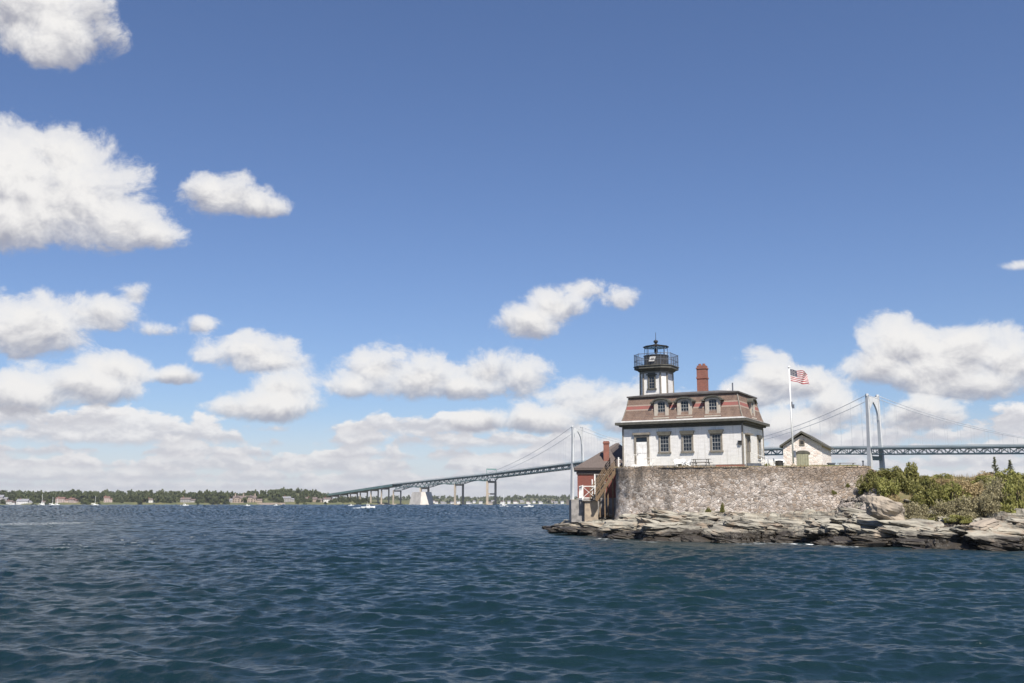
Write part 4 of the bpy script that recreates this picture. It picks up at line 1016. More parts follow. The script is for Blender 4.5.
def build_plants():
    protos = {}
    def proto(kind):
        if kind in protos: return random.choice(protos[kind])
        specs = dict(green=('leaf_green', 4200, 26, .055), bright=('leaf_bright', 3800, 22, .055), grey=('leaf_grey', 5200, 30, .040), rust=('leaf_rust', 1500, 14, .05), dry=('straw', 3000, 20, .045))
        m, n, c, sz = specs[kind]; L = []
        for k in range(3):
            b = MB(); b.add(*leaf_cloud(hash(m) % 97 * 0 + len(m) * 7 + k, n, c, sz)); o = b.build('foliage', M[m]); COL.objects.unlink(o)
            st = stems(k).build('stem', M['bark']); COL.objects.unlink(st); L.append((o.data, st.data))
        protos[kind] = L; return L[0]
    look = dict(dry='dry tan bush', green='dense dark green bush', bright='bright yellow green bush', grey='rounded grey green shrub', rust='low rusty brown bush')
    def shrub(x, y, z, rx, h, kind, label, group):
        fd, sd = proto(kind)
        r = thing('shrub', label, 'shrub', (x, y, z - .08 * h), random.uniform(0, 6.28), group); r.scale = (rx, rx * random.uniform(.85, 1.1), h)
        for nm, d in (('foliage', fd), ('stem', sd)):
            o = bpy.data.objects.new(nm, d); COL.objects.link(o); o.parent = r
    named = [  # px, base py, width px, height px, kind, label
        (872, 492, 26, 20, 'green', 'dark green bush where the fort wall ends'),
        (889, 499, 32, 24, 'bright', 'bright yellow green bush above the pale boulder'),
        (912, 492, 34, 29, 'green', 'tall rounded green bush topping the slope'),
        (899, 480, 22, 14, 'green', 'small green bush on the skyline beside the fort wall end'),
        (930, 508, 40, 32, 'green', 'big green bush in the middle of the slope'),
        (952, 506, 40, 27, 'bright', 'broad yellow green bush between grey shrubs and dry grass'),
        (975, 500, 40, 20, 'dry', 'broad tan bush left of the tall grey shrub'),
        (917, 521, 36, 21, 'grey', 'low grey green shrub right of the pale boulder'),
        (945, 519, 34, 20, 'grey', 'mounded grey shrub over the dark rock hollow'),
        (968, 518, 40, 24, 'grey', 'wide mounded grey shrub above green ground plants'),
        (992, 513, 38, 28, 'grey', 'mounded grey shrub beside the tall one'),
        (1003, 508, 34, 28, 'grey', 'tall billowing grey shrub near the right edge'),
        (992, 490, 24, 14, 'grey', 'small grey shrub on top of the tall grey ones'),
        (1018, 510, 34, 36, 'bright', 'bright green bush at the right edge of the view'),
        (936, 503, 20, 10, 'rust', 'low rusty brown bush among the grey shrubs'),
        (925, 502, 14, 8, 'rust', 'tiny rusty bush left of the other rusty bush'),
        (962, 522, 26, 8, 'bright', 'low bright green plant at the foot of the grey shrubs'),
        (938, 520, 18, 7, 'bright', 'small bright green plant beside the dark rock hollow'),
        (721, 510, 6, 8, 'green', 'small green weed bush at the base of the fort wall'),
        (707, 511, 6, 5, 'green', 'tiny olive weed tuft left of another at the wall base'),
        (835, 494, 6, 4, 'green', 'little plant growing on the fort wall face'),
        (849, 487, 5, 4, 'green', 'little plant high on the right part of the fort wall'),
        (968, 489, 34, 12, 'dry', 'dry tan bush patch under the skyline between green bushes'),
        (990, 482, 30, 12, 'dry', 'dry tan bush below the two young conifers'),
        (944, 486, 22, 10, 'dry', 'dry tan bush patch right of the tall green bush'),
        (895, 503, 22, 9, 'dry', 'low tan bush just above the pale boulder'),
        (1012, 492, 44, 25, 'bright', 'broad yellow green bush on the skyline at the right edge'),
        (988, 488, 34, 14, 'bright', 'low yellow green bush right below the two conifers'),
        (768, 469, 12, 6, 'bright', 'yellow green bush in front of the picket fence'),
    ]
    for (px, py, wpx, hpx, kind, lab) in named:
        hit = ground_hit(px, py)
        if px == 768: hit = Vector((*at(px, 468, 100).xy, 6.42))
        elif px in (721, 707): q = at(px, py, 92.6); hit = Vector((q.x, q.y - .9, q.z - .1))
        elif px in (835, 849): q = at(px, py, 88.2); hit = q
        if hit is None: hit = at(px, py, 88.); hit.z = gz(hit.x, hit.y)
        s = hit.y / F; shrub(hit.x, hit.y + .3, hit.z, wpx * s / 2, hpx * s, kind, lab, None)
    G = {k: 'wild ' + v.split(' ', 1)[1] + 's covering the slope' for k, v in look.items()}
    rr = random.Random(21); n = 0
    while n < 95:
        Y = rr.uniform(70, 116); X = Y * rr.uniform(.365, .62) if n < 70 else Y * rr.uniform(.62, .95)
        p = np.array([X]), np.array([Y])
        if sdf(*p, BAST)[0] > -1.2 or sdf(*p, SHORE)[0] < 8.5: continue
        k = rr.choices(['green', 'bright', 'grey', 'rust', 'dry'], [2.6, 3.2, 2.6, .5, 4.0])[0]; h = rr.uniform(.35, .95)
        shrub(X, Y, float(rock_h(*p, True)[0]), rr.uniform(.8, 1.7), h, k, look[k] + ' in the thicket on the island slope', G[k]); n += 1
    # ground cover and dry grass
    for nm, m, cnt, hh, xr, yr in (('wild_grass', 'leaf_mix', 26000, (.25, .65), (.36, .66), (72, 112)), ('dry_grass', 'straw', 2200, (.4, .95), (.40, .52), (80, 100))):
        bl = MB(); r2 = np.random.default_rng(4); Y = r2.uniform(*yr, cnt); X = Y * r2.uniform(*xr, cnt)
        d = sdf(X, Y, SHORE); db = sdf(X, Y, BAST); z = rock_h(X, Y, True); cl = fbm(X * .5, Y * .5, 3, 8)
        for i in range(cnt):
            if d[i] < 8.2 or db[i] > -.5 or cl[i] < (.40 if nm == 'wild_grass' else .5): continue
            h = r2.uniform(*hh); a = r2.uniform(0, 6.28); w = .035; b = Vector((X[i], Y[i], z[i] - .05)); s_ = Vector((cos(a) * w, sin(a) * w, 0)); le = Vector((r2.normal(.06, .12) * h, r2.normal(0, .12) * h, h))
            bl.add([b - s_, b + s_, b + le * .6 + s_ * .6, b + le + Vector((le.x * .4, 0, 0)), b + le * .6 - s_ * .6], [(0, 1, 2, 3, 4)])
        tag(bl.build(nm, M[m]), kind='stuff')
    # soil skin over the slope so no bare ledge shows between the plants
    xs = np.linspace(24, 80, 170); ys = np.linspace(66, 120, 170); Xg, Yg = np.meshgrid(xs, ys, indexing='ij'); Xg, Yg = Xg.ravel(), Yg.ravel()
    d = sdf(Xg, Yg, SHORE) + (fbm(Xg * .6, Yg * .6, 3, 55) - .5) * 3; z = rock_h(Xg, Yg, True) + .12 + (fbm(Xg, Yg, 3, 5) - .5) * .2
    o = grid_mesh('turf_slope', np.stack([Xg, Yg, z], -1), 170, 170, M['soil'], mask=(d > 8.6) & (sdf(Xg, Yg, BAST) < -.6) & (Xg / Yg > .352)); tag(o, kind='structure')
    # two thin young conifers against the sky
    for px, top, lab in ((994.5, 461, 'taller of two sparse young conifers on the skyline'), (1010, 463.5, 'shorter sparse young conifer on the skyline at right')):
        Y = 90.; q = at(px, top, Y); z = float(rock_h(np.array([q.x]), np.array([Y]), True)[0]); h = q.z - z
        r = thing('conifer', lab, 'tree', (q.x, Y, z)); b = MB(); b.tube([(0, 0, -.2), (.05, 0, h * .6), (0, 0, h)], [.07, .04, .01], 6); b.build('trunk', M['bark'], r)
        b = MB(); r3 = random.Random(int(px))
        for i in range(38):
            zz = h * (.25 + .75 * (i / 30)); t = r3.uniform(0, 6.28); L = (h - zz) * .27 + .10; e = Vector((L * cos(t), L * sin(t), zz + L * .45))
            p = Vector((0, 0, zz))
            for k in range(18):
                c = p.lerp(e, (k + 1) / 18); a = Vector((r3.gauss(0, 1), r3.gauss(0, 1), r3.gauss(.3, 1))).normalized() * .15; s_ = a.orthogonal().normalized() * .035
                b.add([c - s_, c + s_, c + a], [(0, 1, 2)])
            b.tube([p, e], [.018, .006], 4)
        b.build('crown', M['conifer'], r)
build_plants()

# ---------------------------------------------------------------- the suspension bridge
def build_bridge():
    T1 = Vector((388.5, 1087., 0)); ax = Vector((-.548, .837, 0)).normalized(); pr = Vector((ax.y, -ax.x, 0))   # pr = towards the right/far side
    root = thing('suspension_bridge', 'long green suspension bridge with pale twin leg towers crossing the bay', 'bridge', T1)
    MAIN, SIDE, SR = 540., 250., 209.; Wd = 20.
    def zdeck(t):       # t=0 right tower, MAIN left tower
        if t < 0: return 63.4 + t * .036
        if t < MAIN: return 63.4 + 1.4 * t / MAIN + 6.5 * (1 - (2 * t / MAIN - 1) ** 2)
        q = t - MAIN - SIDE
        if q < 0: return 64.8 - (t - MAIN) * .0432
        return 54. - min(q, 363) * .032 - max(0, q - 363) * .052
    def bend(t):        # the approach swings gently as it nears the far shore
        q = max(0, t - MAIN - SIDE); return 0. * q
    def P(t, s, z): return ax * t + pr * (s + bend(t)) + Vector((0, 0, z))
    def tower(t, top):
        g = MB()
        # piers at the water
        for s in (0, Wd): g.prism([(a, b) for a, b in ((-7, -7), (7, -7), (7, 7), (-7, 7))], -3, 9, 0, Matrix.Translation(P(t, s, 0)) @ Matrix.Rotation(math.atan2(ax.y, ax.x), 4, 'Z'))
        pier = g.build('tower_pier', M['pier_concrete'], root)
        tb = MB()
        tw = tb.build('tower', M['tower_paint'], root) if False else None
        o = None
        for k, s in enumerate((0, Wd)):
            b = MB(); sg = 1 if s == 0 else -1; Mx = Matrix.Rotation(math.atan2(ax.y, ax.x), 4, 'Z')
            n = 12; prev = None
            prof = [(9, 2.5, -1.2), (40, 2.2, -.4), (75, 1.8, .4), (top - 24, 1.6, .9), (top, 1.5, 1.1)]
            vs = []; fs = []
            for z, hw, off in prof:
                c = P(t, s + sg * off, z)
                vs += [c + Mx.to_3x3() @ Vector(q) for q in ((-hw * 1.15, -hw * .72, 0), (hw * 1.15, -hw * .72, 0), (hw * 1.15, hw * .72, 0), (-hw * 1.15, hw * .72, 0))]
            for i in range(len(prof) - 1):
                for j in range(4): fs.append((4 * i + j, 4 * i + (j + 1) % 4, 4 * i + 4 + (j + 1) % 4, 4 * i + 4 + j))
            fs += [(3, 2, 1, 0), tuple(range(4 * len(prof) - 4, 4 * len(prof)))]
            b.add(vs, fs); leg = b.build('tower_leg', M['tower_paint'], root)
        # pointed portal above the deck: panel with a lancet arch cut out, plus a beam below the deck
        b = MB(); n = 12; zs = top - 26; half = Wd / 2 - 1.2
        outl = []
        for i in range(n + 1):
            f = i / n; outl.append((half * (1 - f ** 1.8) * .86, zs + 20 * f ** .75))
        for sg in (-1, 1):
            for i in range(n):
                (a0, z0), (a1, z1) = outl[i], outl[i + 1]
                pts = [(sg * a0, z0), (sg * half, z0), (sg * half, z1), (sg * a1, z1)]
                vs = [P(t + dt, Wd / 2 + a, z) for dt in (-1.1, 1.1) for a, z in pts]
                b.add(vs, [(0, 1, 2, 3), (7, 6, 5, 4), (0, 4, 5, 1), (2, 6, 7, 3), (3, 7, 4, 0), (1, 5, 6, 2)])
        vs = [P(t + dt, Wd / 2 + a, z) for dt in (-1.1, 1.1) for a, z in ((-half, top - 6), (half, top - 6), (half, top - .6), (-half, top - .6))]
        b.add(vs, [(0, 1, 2, 3), (7, 6, 5, 4), (0, 4, 5, 1), (1, 5, 6, 2), (2, 6, 7, 3), (3, 7, 4, 0)]); b.build('tower_portal', M['tower_paint'], root)
        b = MB(); zd = zdeck(t) - 9.5; b.beam(P(t, .8, zd - 2.2), P(t, Wd - .8, zd - 2.2), 3., 4.4); b.build('cross_beam', M['bridge_green'], root)
        b = MB()
        for s in (0, Wd): b.beam(P(t, s + (1.1 if s == 0 else -1.1), top), P(t, s + (1.1 if s == 0 else -1.1), top + 2.4), 2.6)
        b.build('cable_saddle', M['tower_paint'], root)
    tower(0, 119.5); tower(MAIN, 119.5)
    # deck truss
    t0, t1 = -330., MAIN + SIDE + 363.; deck = MB(); tr = MB(); pan = 8.7
    ts = np.arange(t0, t1 + .1, pan)
    def depth(t):
        if t < MAIN + SIDE: return 7.4
        q = (t - MAIN - SIDE); return 8.2 + 4.2 * abs(cos(pi * q / 122.)) ** 3
    for i in range(len(ts) - 1):
        a, b_ = ts[i], ts[i + 1]; za, zb = zdeck(a), zdeck(b_)
        vs = [P(a, -1.2, za - 1.4), P(a, Wd + 1.2, za - 1.4), P(a, Wd + 1.2, za), P(a, -1.2, za), P(b_, -1.2, zb - 1.4), P(b_, Wd + 1.2, zb - 1.4), P(b_, Wd + 1.2, zb), P(b_, -1.2, zb)]
        deck.add(vs, [(0, 1, 5, 4), (3, 7, 6, 2), (0, 4, 7, 3), (1, 2, 6, 5)])
        for s in (.6, Wd - .6):
            da, db = depth(a), depth(b_); lo_a, lo_b = P(a, s, za - da), P(b_, s, zb - db); hi_a, hi_b = P(a, s, za - 1.5), P(b_, s, zb - 1.5)
            tr.beam(lo_a, lo_b, .9, 1.0); tr.beam(hi_a, hi_b, .9, 1.0); tr.beam(lo_a, hi_a, .55)
            tr.beam(lo_a if i % 2 else hi_a, hi_b if i % 2 else lo_b, .7)
        tr.beam(P(a, .6, za - depth(a)), P(a, Wd - .6, za - depth(a)), .6)
        for s in (-1.1, Wd + 1.1): deck.beam(P(a, s, za + 1.0), P(b_, s, zb + 1.0), .25, .5)
    deck.build('deck', M['bridge_deck'], root); tr.build('deck_truss', M['bridge_green'], root)
    g = MB(); ta = np.arange(t1, MAIN + SIDE + 980, 15.)
    for i in range(len(ta) - 1):
        a, b_ = ta[i], ta[i + 1]; za, zb = zdeck(a), zdeck(b_)
        vs = [P(a, -1.2, za - 4.6), P(a, Wd + 1.2, za - 4.6), P(a, Wd + 1.2, za), P(a, -1.2, za), P(b_, -1.2, zb - 4.6), P(b_, Wd + 1.2, zb - 4.6), P(b_, Wd + 1.2, zb), P(b_, -1.2, zb)]
        g.add(vs, [(0, 1, 5, 4), (3, 7, 6, 2), (0, 4, 7, 3), (1, 2, 6, 5)])
    g.build('approach_girder', M['bridge_green'], root)
    # cables and hangers
    def zcable(t):
        top = 121.
        if 0 <= t <= MAIN: m = zdeck(MAIN / 2) + 4; f = (2 * t / MAIN - 1) ** 2; return m + (top - m) * f
        q = -t / SR if t < 0 else (t - MAIN) / SIDE; e = zdeck(-SR if t < 0 else MAIN + SIDE) + 1.
        return top + (e - top) * q - 9. * 4 * q * (1 - q) * .8
    for s in (1.1, Wd - 1.1):
        b = MB(); tt = np.linspace(-SR, MAIN + SIDE, 130); b.tube([P(t, s, zcable(t)) for t in sorted(set(list(tt) + [0., MAIN]))], .33, 6); b.build('main_cable', M['cable'], root)
        b = MB()
        for t in np.arange(-SR + 14, MAIN + SIDE - 10, 14.5):
            if min(abs(t), abs(t - MAIN)) < 5: continue
            if zcable(t) - zdeck(t) > 1.5: b.tube([P(t, s, zdeck(t)), P(t, s, zcable(t))], .105, 4)
        tag(b.build('hangers', M['cable'], root), kind='stuff')
    # approach piers, two legs and a cap each
    ps = [0, 112, 245, 363, 418, 469, 523, 575, 627, 679, 731]
    for i, q in enumerate(ps):
        t = MAIN + SIDE + q; zt = zdeck(t) - (4.8 if q > 363 else depth(t) + .2); n = 'approach_pier'
        b = MB(); w = 3.2 if q < 300 else 2.3
        base = 23. if q == 245 else 2.
        for s in (1.6, Wd - 1.6): b.beam(P(t, s, base - 4), P(t, s, zt), w, w * 1.25)
        b.beam(P(t, 1.6 + w * .6, zt - 1.6), P(t, Wd - 1.6 - w * .6, zt - 1.6), w * .8, 3.0)
        if q == 0: b.beam(P(t, 1.6 + w * .6, zt - 22), P(t, Wd - 1.6 - w * .6, zt - 22), w * .8, 2.6)
        pi_ = b.build(n, M['pier_concrete'], root)
        if q == 245:
            c = MB(); hw = 9.; Mx = Matrix.Translation(P(t, Wd / 2, 0)) @ Matrix.Rotation(math.atan2(ax.y, ax.x), 4, 'Z')
            c.prism([(-22, -hw), (26, -hw), (26, hw + 12), (-22, hw + 12)], -2, 25, 0, Mx, [(-17, -hw + 3), (21, -hw + 3), (21, hw + 7), (-17, hw + 7)]); c.build('anchor_block', M['white_concrete'], pi_)
        else:
            c = MB(); Mx = Matrix.Translation(P(t, Wd / 2, 0)) @ Matrix.Rotation(math.atan2(ax.y, ax.x), 4, 'Z'); c.prism([(-4.5, -13), (4.5, -13), (4.5, 13), (-4.5, 13)], -2, 2.6, 0, Mx); c.build('footing', M['pier_concrete'], pi_)
    # sign gantry over the deck at the anchorage
    b = MB(); t = MAIN + SIDE; z = zdeck(t)
    for s in (0, Wd): b.beam(P(t, s, z), P(t, s, z + 9), .9)
    b.beam(P(t, 0, z + 8), P(t, Wd, z + 8), .8, 2.4); b.build('gantry', M['bridge_green'], root)
build_bridge()

# ---------------------------------------------------------------- far shores, houses, boats
def far_land():
    def strip(name, prof, Y0, depth_, m, seed):
        # prof: (px, ridge height, beach height)
        n = 260; nd = 26; pxs = np.array([p[0] for p in prof]); hs = np.array([p[1] for p in prof]); pq = np.linspace(pxs[0], pxs[-1], n)
        V = []
        for k in range(n):
            a, _ = ray(pq[k], 505); h = np.interp(pq[k], pxs, hs)
            yc = Y0 + 60 * (fbm(np.array([pq[k] * .02]), np.array([seed * 1.]), 3, seed)[0] - .5) + max(0, (pq[k] - 280)) * (1.1 if name == 'far_shore' else 0)
            for j in range(nd):
                f = j / (nd - 1); Y = yc + depth_ * f ** 1.3
                z = -1.5 + 5.5 * min(1, f * 14) + h * sstep(np.array(f), .0, .85) + 1.5 * (mnoise.noise((pq[k] * .08, f * 6, seed)))
                V.append((a * yc * (1 + .25 * f), Y, float(z)))
        o = grid_mesh(name, np.array(V), n, nd, m); tag(o, kind='structure'); return np.array(V).reshape(n, nd, 3), pq
    lawn = mat('shore_meadow', (.12, .115, .05), (.075, .085, .035), .03, .95)
    V1, p1 = strip('far_shore', [(-260, 19), (0, 16), (60, 17), (150, 17), (215, 15), (240, 12), (262, 15), (280, 21), (300, 22), (318, 20), (330, 12), (345, 7), (362, 8), (430, 6)], 2000, 420, lawn, 3)
    V2, p2 = strip('far_hills', [(340, 20), (430, 26), (480, 22), (500, 24), (530, 30), (560, 26), (600, 24), (760, 26), (900, 24), (1150, 20)], 4300, 900, lawn, 8)
    # individual trees: three crowns shared by all
    protos = []
    for k in range(5):
        b = MB(); b.add(*leaf_cloud(200 + k, 330, 13, .17, .8, .1)); o = b.build('crown', M['tree_leaf']); COL.objects.unlink(o)
        c = stems(60 + k, 4).build('trunk', M['bark']); COL.objects.unlink(c); protos.append((o.data, c.data))
    rr = random.Random(77)
    def spot(V, pq, px, f):
        i = int(np.argmin(abs(pq - px))); j = min(V.shape[1] - 1, int(f * V.shape[1])); return Vector(V[i, j])
    clear = [(8, 30), (66, 80), (110, 117), (152, 160), (186, 198), (236, 262), (262, 276), (289, 297), (310, 322), (328, 336)]
    n = 0
    while n < 275:
        px = rr.uniform(-25, 372); f = abs(rr.gauss(.12, .30))
        if n % 3 == 0: f = rr.uniform(.03, .25)
        if f > .95 or f < .03: continue
        if f < .16 and any(a - 1.5 < px < b + 1.5 for a, b in clear) : continue
        if f < .10 and rr.random() < .25: continue
        if px > 335 and f > .5: continue
        p = spot(V1, p1, px, f); h = rr.uniform(10, 20.5) * (1.0 if f > .12 else .72)
        if px > 340: h *= .62
        if 278 < px < 340 and f < .2: h *= .6
        r = thing('shore_tree', 'dark leafy tree in the wooded far shore beyond the water', 'tree', (p.x + rr.uniform(-3, 3), p.y + rr.uniform(-6, 6), p.z - .5), rr.uniform(0, 6.28), 'trees along the far shore')
        w_ = h * rr.uniform(.40, .66); cd, td = protos[n % 5]
        c = bpy.data.objects.new('crown', cd); COL.objects.link(c); c.parent = r; c.scale = (w_, w_, h * .82); c.location.z = h * .16
        c = bpy.data.objects.new('trunk', td); COL.objects.link(c); c.parent = r; c.scale = (w_, w_, h * .6)
        n += 1
    # the wood behind them and the wooded hills further off: masses
    def wood(name, V, pq, cnt, px0, px1, f0, hs, w, lab):
        vs = []; fs = []; rn = np.random.default_rng(len(name))
        base = [leaf_cloud(300 + k, 70, 7, .30, .8, .1) for k in range(6)]
        for i in range(cnt):
            px = rn.uniform(px0, px1); f = rn.uniform(f0, .97); p = spot(V, pq, px, f); h = rn.uniform(*hs); ww = h * rn.uniform(.5, .8); v, q = base[i % 6]; k = len(vs)
            x0 = p.x + rn.uniform(-w, w); y0 = p.y + rn.uniform(-w, w)
            vs += [(x0 + a.x * ww, y0 + a.y * ww, p.z - 1 + a.z * h) for a in v]; fs += [tuple(j + k for j in t) for t in q]
        b = MB(); b.v = vs; b.f = fs; b.mi = [0] * len(fs); tag(b.build(name, M['tree_leaf']), kind='stuff')
    wood('shore_woods', V1, p1, 900, -250, 335, .30, (9, 14), 6, '')
    wood('hill_woods', V2, p2, 1500, 345, 1140, .08, (10, 17), 14, '')
    # houses on the near part of the far shore
    roofs = [mat('brown_shingle_roof', (.15, .12, .11), None, .3, .9), mat('grey_shingle_roof', (.22, .22, .24), None, .3, .9), mat('red_brown_roof', (.17, .10, .085), None, .3, .9)]
    walls = [mat('white_house_wall', (.72, .70, .67), None, .3, .8), mat('tan_house_wall', (.38, .30, .24), None, .3, .8), mat('grey_house_wall', (.36, .34, .33), None, .3, .8), mat('pinkish_house_wall', (.46, .37, .33), None, .3, .8)]
    def house(px, f, w, h, d, wall, roof, rz, label, V=V1, pq=p1, group=None, wing=True, wins=True, Yoff=0.):
        p = spot(V, pq, px, f); root = thing('house', label, 'house', (p.x, p.y + Yoff, p.z - .3), rz, group)
        b = MB(); b.box(-w / 2, w / 2, 0, d, -3, h); 
        if wing: b.box(w / 2 + .01, w * .95, d * .15, d * .85, -3, h * .68)
        b.build('wall', walls[wall], root)
        Mx = Matrix(((0, 0, 1, 0), (1, 0, 0, 0), (0, 1, 0, 0), (0, 0, 0, 1)))
        r = MB(); e = .6; r.prism([(-e, h), (d + e, h), (d / 2, h + d * .36)], -w / 2 - e, w / 2 + e, 0, Mx)
        if wing: r.prism([(d * .15 - e, h * .68), (d * .85 + e, h * .68), (d * .5, h * .68 + d * .26)], w / 2 + .62, w * .95 + e, 0, Mx)
        ro = r.build('roof', roofs[roof], root); c = MB(); c.box(-w * .28, -w * .28 + 1.3, d * .4, d * .4 + 1.3, h, h + d * .36 + 2.); c.build('chimney', M['brick'], ro)
        if wins:
            n = max(2, int(w / 3.2))
            for k in range(n):
                for s_ in range(2 if h > 5 else 1):
                    b = MB(); x = -w / 2 + w * (k + .5) / n; z = 1.2 + s_ * 3.; b.box(x - .55, x + .55, -.06, .02, z, z + 1.5); b.build('window', M['glass'], root)
        return root
    H = [  # px, f, w, h, d, wall, roof, rz, label
        (3, .10, 17, 11, 12, 2, 1, .2, 'grey gabled house half hidden by trees at the left edge'),
        (13, .06, 13, 5, 9, 0, 0, -.1, 'white shed beside the long low boathouse'),
        (24, .07, 22, 5.5, 14, 0, 1, .1, 'long low white boathouse with pale grey roof'),
        (46, .06, 9, 4, 7, 0, 0, .0, 'tiny white cottage among the bare masts'),
        (66, .10, 17, 8, 10, 3, 2, .15, 'brown roofed house with pale gables on the far shore'),
        (76, .10, 13, 7, 9, 3, 2, -.3, 'pinkish house right of the larger gabled one'),
        (112.5, .12, 11, 9, 9, 3, 2, .4, 'tall narrow pinkish house in a gap of the trees'),
        (156, .14, 15, 6, 9, 0, 0, .1, 'white low cottage on an open green lawn'),
        (190, .15, 20, 6.5, 10, 2, 0, .0, 'wide grey house with twin chimneys above the meadow'),
        (235, .12, 14, 5, 9, 2, 1, .1, 'low grey house left of the great stone mansion'),
        (266, .12, 20, 9.5, 14, 1, 1, -.2, 'grey roofed house right of the great stone mansion'),
        (291, .18, 16, 8, 10, 2, 1, .5, 'slate roofed grey house on the wooded rise'),
        (314.5, .20, 24, 6, 11, 1, 0, .0, 'long low tan house near the bridge end'),
        (331, .22, 15, 7, 10, 0, 0, .3, 'white house under the landward end of the bridge')]
    for h in H:
        if h[0] == 266: continue
        house(*h)
    # mansion: long body, two gables, three chimneys
    p = spot(V1, p1, 250, .12); root = thing('mansion', 'great tan stone mansion with several gables and chimneys on the far shore', 'mansion', (p.x, p.y, p.z), .05)
    b = MB(); b.box(-24, 22, 0, 13, -3, 8.5); b.box(-19, -10, -4, -.01, -3, 10); b.box(6, 16, -4, -.01, -3, 10); b.box(22.01, 34, 3, 11, -3, 5); b.build('wall', walls[1], root)
    Mx = Matrix(((0, 0, 1, 0), (1, 0, 0, 0), (0, 1, 0, 0), (0, 0, 0, 1))); My = Matrix(((1, 0, 0, 0), (0, 0, 1, 0), (0, 1, 0, 0), (0, 0, 0, 1)))
    r = MB(); r.prism([(-.6, 8.5), (13.6, 8.5), (6.5, 14)], -24.6, 22.6, 0, Mx); r.prism([(-19.6, 10), (-9.4, 10), (-14.5, 15)], -4.5, 6, 0, My); r.prism([(5.4, 10), (16.6, 10), (11, 15.4)], -4.5, 6, 0, My); r.prism([(2.4, 5), (11.6, 5), (7, 8)], 22.7, 34.6, 0, Mx); r.build('roof', roofs[0], root)
    for x in (-20, -4, 19): b = MB(); b.box(x - 1.1, x + 1.1, 5.4, 7.4, 9, 18.5); b.build('chimney', walls[1], root)
    for k in range(9):
        for z in (1.2, 4.8): b = MB(); x = -22 + k * 5.2; y = -4.06 if (-19 < x < -10 or 6 < x < 16) else -.06; b.box(x - .8, x + .8, y, y + .05, z, z + 2.2); b.build('window', M['glass'], root)
    p = spot(V1, p1, 276, .07); b = MB(); b.box(-34, 22, 0, 1, -3, 2.2); b.box(-34.3, 22.3, -.3, 1.3, 2.202, 2.6); tag(b.build('garden_wall', walls[1], None, (p.x, p.y, p.z)), 'long low tan garden wall on the lawn right of the mansion', 'garden wall')
    # tiny houses along the right far shore
    rr2 = random.Random(5)
    for i in range(20):
        px = 432 + i * 6.9 + rr2.uniform(-2, 2)
        house(px, rr2.choice([.04, .06, .09]), rr2.uniform(12, 24), rr2.uniform(5, 9), 12, rr2.choice([0, 0, 0, 2]), rr2.choice([1, 0, 1]), rr2.uniform(-.4, .4), 'tiny pale house in the row at the foot of the wooded hills', V2, p2, 'houses along the far right shore', wing=rr2.random() < .5, wins=False)
far_land()

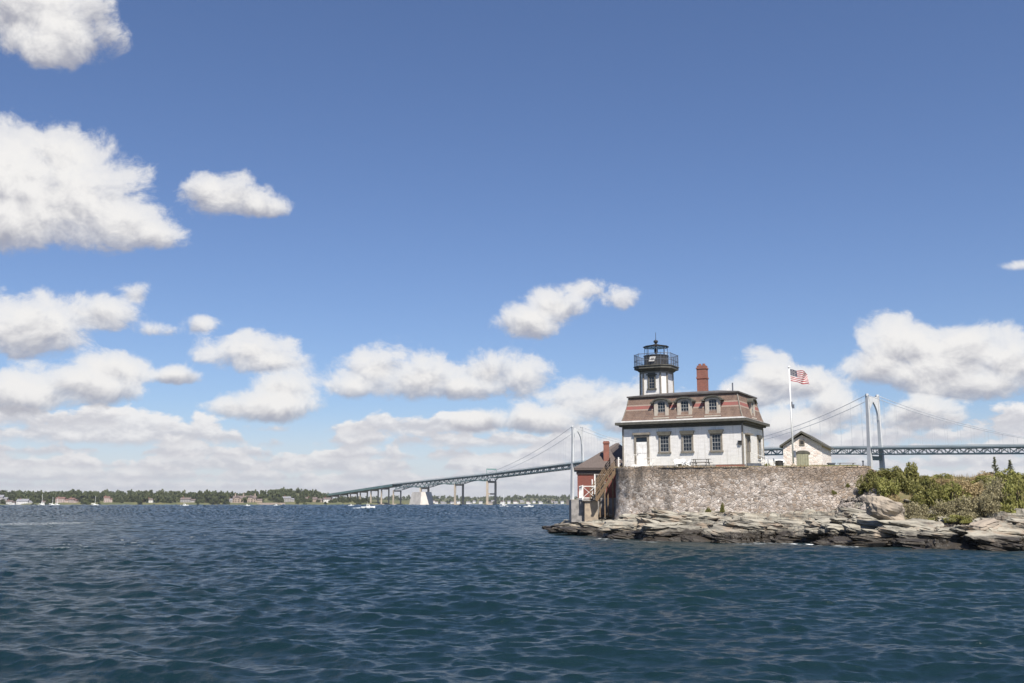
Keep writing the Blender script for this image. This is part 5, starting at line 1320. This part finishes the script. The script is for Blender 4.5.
def build_boats():
    def hull(L, W, Hh):
        n = 12; vs = []; fs = []
        for i in range(n + 1):
            t = i / n; x = -L / 2 + L * t; w = W / 2 * (1 - max(0, (t - .45) / .55) ** 2.2) * (.9 + .1 * min(1, t * 5)); zt = Hh * (1 + .35 * t * t); zb = -.35 + .5 * max(0, t - .7) * Hh
            vs += [(x, -w, zt), (x + 0, -w * .78, zb), (x, 0, zb - .15), (x, w * .78, zb), (x, w, zt), (x, 0, zt + .02)]
        for i in range(n):
            for j in range(6): a = i * 6 + j; b = i * 6 + (j + 1) % 6; fs.append((a, b, b + 6, a + 6))
        fs += [tuple(range(6)), tuple(range(n * 6, n * 6 + 6))[::-1]]
        return MB().add(vs, fs)
    def motor(px, py, L, rz, label):
        a, b_ = ray(px, py); Y = -CAMZ / b_; root = thing('motor_boat', label, 'boat', (a * Y, Y, .05), rz, 'white motor boats on the bay')
        hull(L, L * .32, L * .13).build('hull', M['gelcoat'], root)
        c = MB(); c.prism([(-L * .12, -L * .11), (L * .17, -L * .11), (L * .17, L * .11), (-L * .12, L * .11)], L * .145, L * .29, 0, None, [(-L * .10, -L * .10), (L * .08, -L * .10), (L * .08, L * .10), (-L * .10, L * .10)]); cb = c.build('cabin', M['gelcoat'], root)
        g = MB(); g.box(-L * .09, L * .08, -L * .113, L * .113, L * .20, L * .255); g.build('window', M['glass'], cb)
        r = MB(); r.box(-L * .14, L * .11, -L * .115, L * .115, L * .292, L * .305)
        r.build('roof', M['gelcoat'], cb)
        m = MB(); m.tube([(-L * .05, 0, L * .3), (-L * .05, 0, L * .48)], .04, 6); m.build('antenna', M['gelcoat'], root)
        for s in (-1, 1): e = MB(); e.tube([(L * .10, s * L * .12, L * .16), (L * .10, s * L * .12, L * .23), (L * .34, s * L * .07, L * .26), (L * .46, 0, L * .27)], .03, 5); e.build('bow_rail', M['grey_iron'], root)
        # churned wake behind the stern
        return root, a * Y, Y
    def wake(x, y, L, W, rz, label):
        rr = np.random.default_rng(int(x * 7) % 999 + 3); n, k = 60, 10; vs = []
        for i in range(n):
            for j in range(k):
                u = i / (n - 1); v = j / (k - 1) - .5
                vs.append((-L * u, W * (.35 + .65 * u) * v, .12 + .55 * (1 - u) ** 1.5 * (rr.uniform(.3, 1)) * (1 - (2 * v) ** 2)))
        o = grid_mesh('boat_wake', np.array(vs), n, k, mat('white_foam', (.8, .81, .81), (.62, .66, .68), 1.5, .8), smooth=False); o.location = (x, y, .12); o.rotation_euler.z = rz; tag(o, kind='stuff')
    r, x, y = motor(368, 508.5, 8.5, .15, 'white cabin motor boat crossing in front of the bridge piers'); wake(x - 3, y, 10, 2.6, .15, '')
    r, x, y = motor(529, 507.2, 7.5, .1, 'white motor boat throwing spray left of the lighthouse island'); wake(x - 2, y, 16, 3., .1, '')
    r, x, y = motor(504, 507.2, 7., 2.9, 'white motor boat with low wake below the tall bridge pier'); wake(x + 2, y, 14, 2.6, 2.9, '')
    for px, L, lab in ((184.5, 9, 'small white boat moored off the wide grey house'), (247, 7, 'tiny white boat off the great stone mansion'), (276, 8, 'white boat near the long tan garden wall'), (351, 7, 'tiny white boat before the first bridge piers')):
        motor(px, 506.2, L, random.uniform(-.4, .4), lab)
    def sail(px, top, label):
        a, b_ = ray(px, 505.6); Y = min(-CAMZ / b_, 1900); z = at(px, top, Y).z; root = thing('sailing_boat', label, 'sailing boat', (a * Y, Y, .1), random.uniform(-.5, .5), 'moored sailing boats with bare masts')
        hull(10.5, 3.2, 1.2).build('hull', M['gelcoat'], root)
        b = MB(); b.tube([(.6, 0, 1), (.6, 0, z)], [.22, .16], 6); b.build('mast', M['gelcoat'], root)
        b = MB(); b.tube([(.5, 0, 2.6), (-4.2, 0, 2.7)], .32, 6); b.build('furled_sail', M['gelcoat'], root)
        b = MB(); b.box(-1.5, 2.4, -.9, .9, 1.25, 1.9, 0, None, .15); b.build('cabin', M['gelcoat'], root)
    for px, top, lab in ((41.5, 494, 'moored sailing boat with the tallest bare mast on the left'), (52, 497, 'moored sailing boat with short mast between two others'), (57, 498, 'moored sailing boat with shortest mast, right of two others'), (94.5, 496, 'moored sailing boat standing apart in front of dark trees'), (503, 494, 'moored sailing boat right of the tall bridge pier')): sail(px, top, lab)
build_boats()

# ---------------------------------------------------------------- the air over the bay
def build_haze():
    b = MB(); b.box(-9300, 9300, -9300, 9300, -45, 165)
    m = bpy.data.materials.new('sea_haze'); m.use_nodes = True; t = m.node_tree; t.nodes.clear()
    o = t.nodes.new('ShaderNodeOutputMaterial'); v = t.nodes.new('ShaderNodeVolumePrincipled')
    v.inputs['Color'].default_value = (.86, .91, 1, 1); v.inputs['Density'].default_value = 4.4e-5; v.inputs['Anisotropy'].default_value = .2
    t.links.new(v.outputs[0], o.inputs['Volume']); tag(b.build('haze', m), kind='stuff')
build_haze()
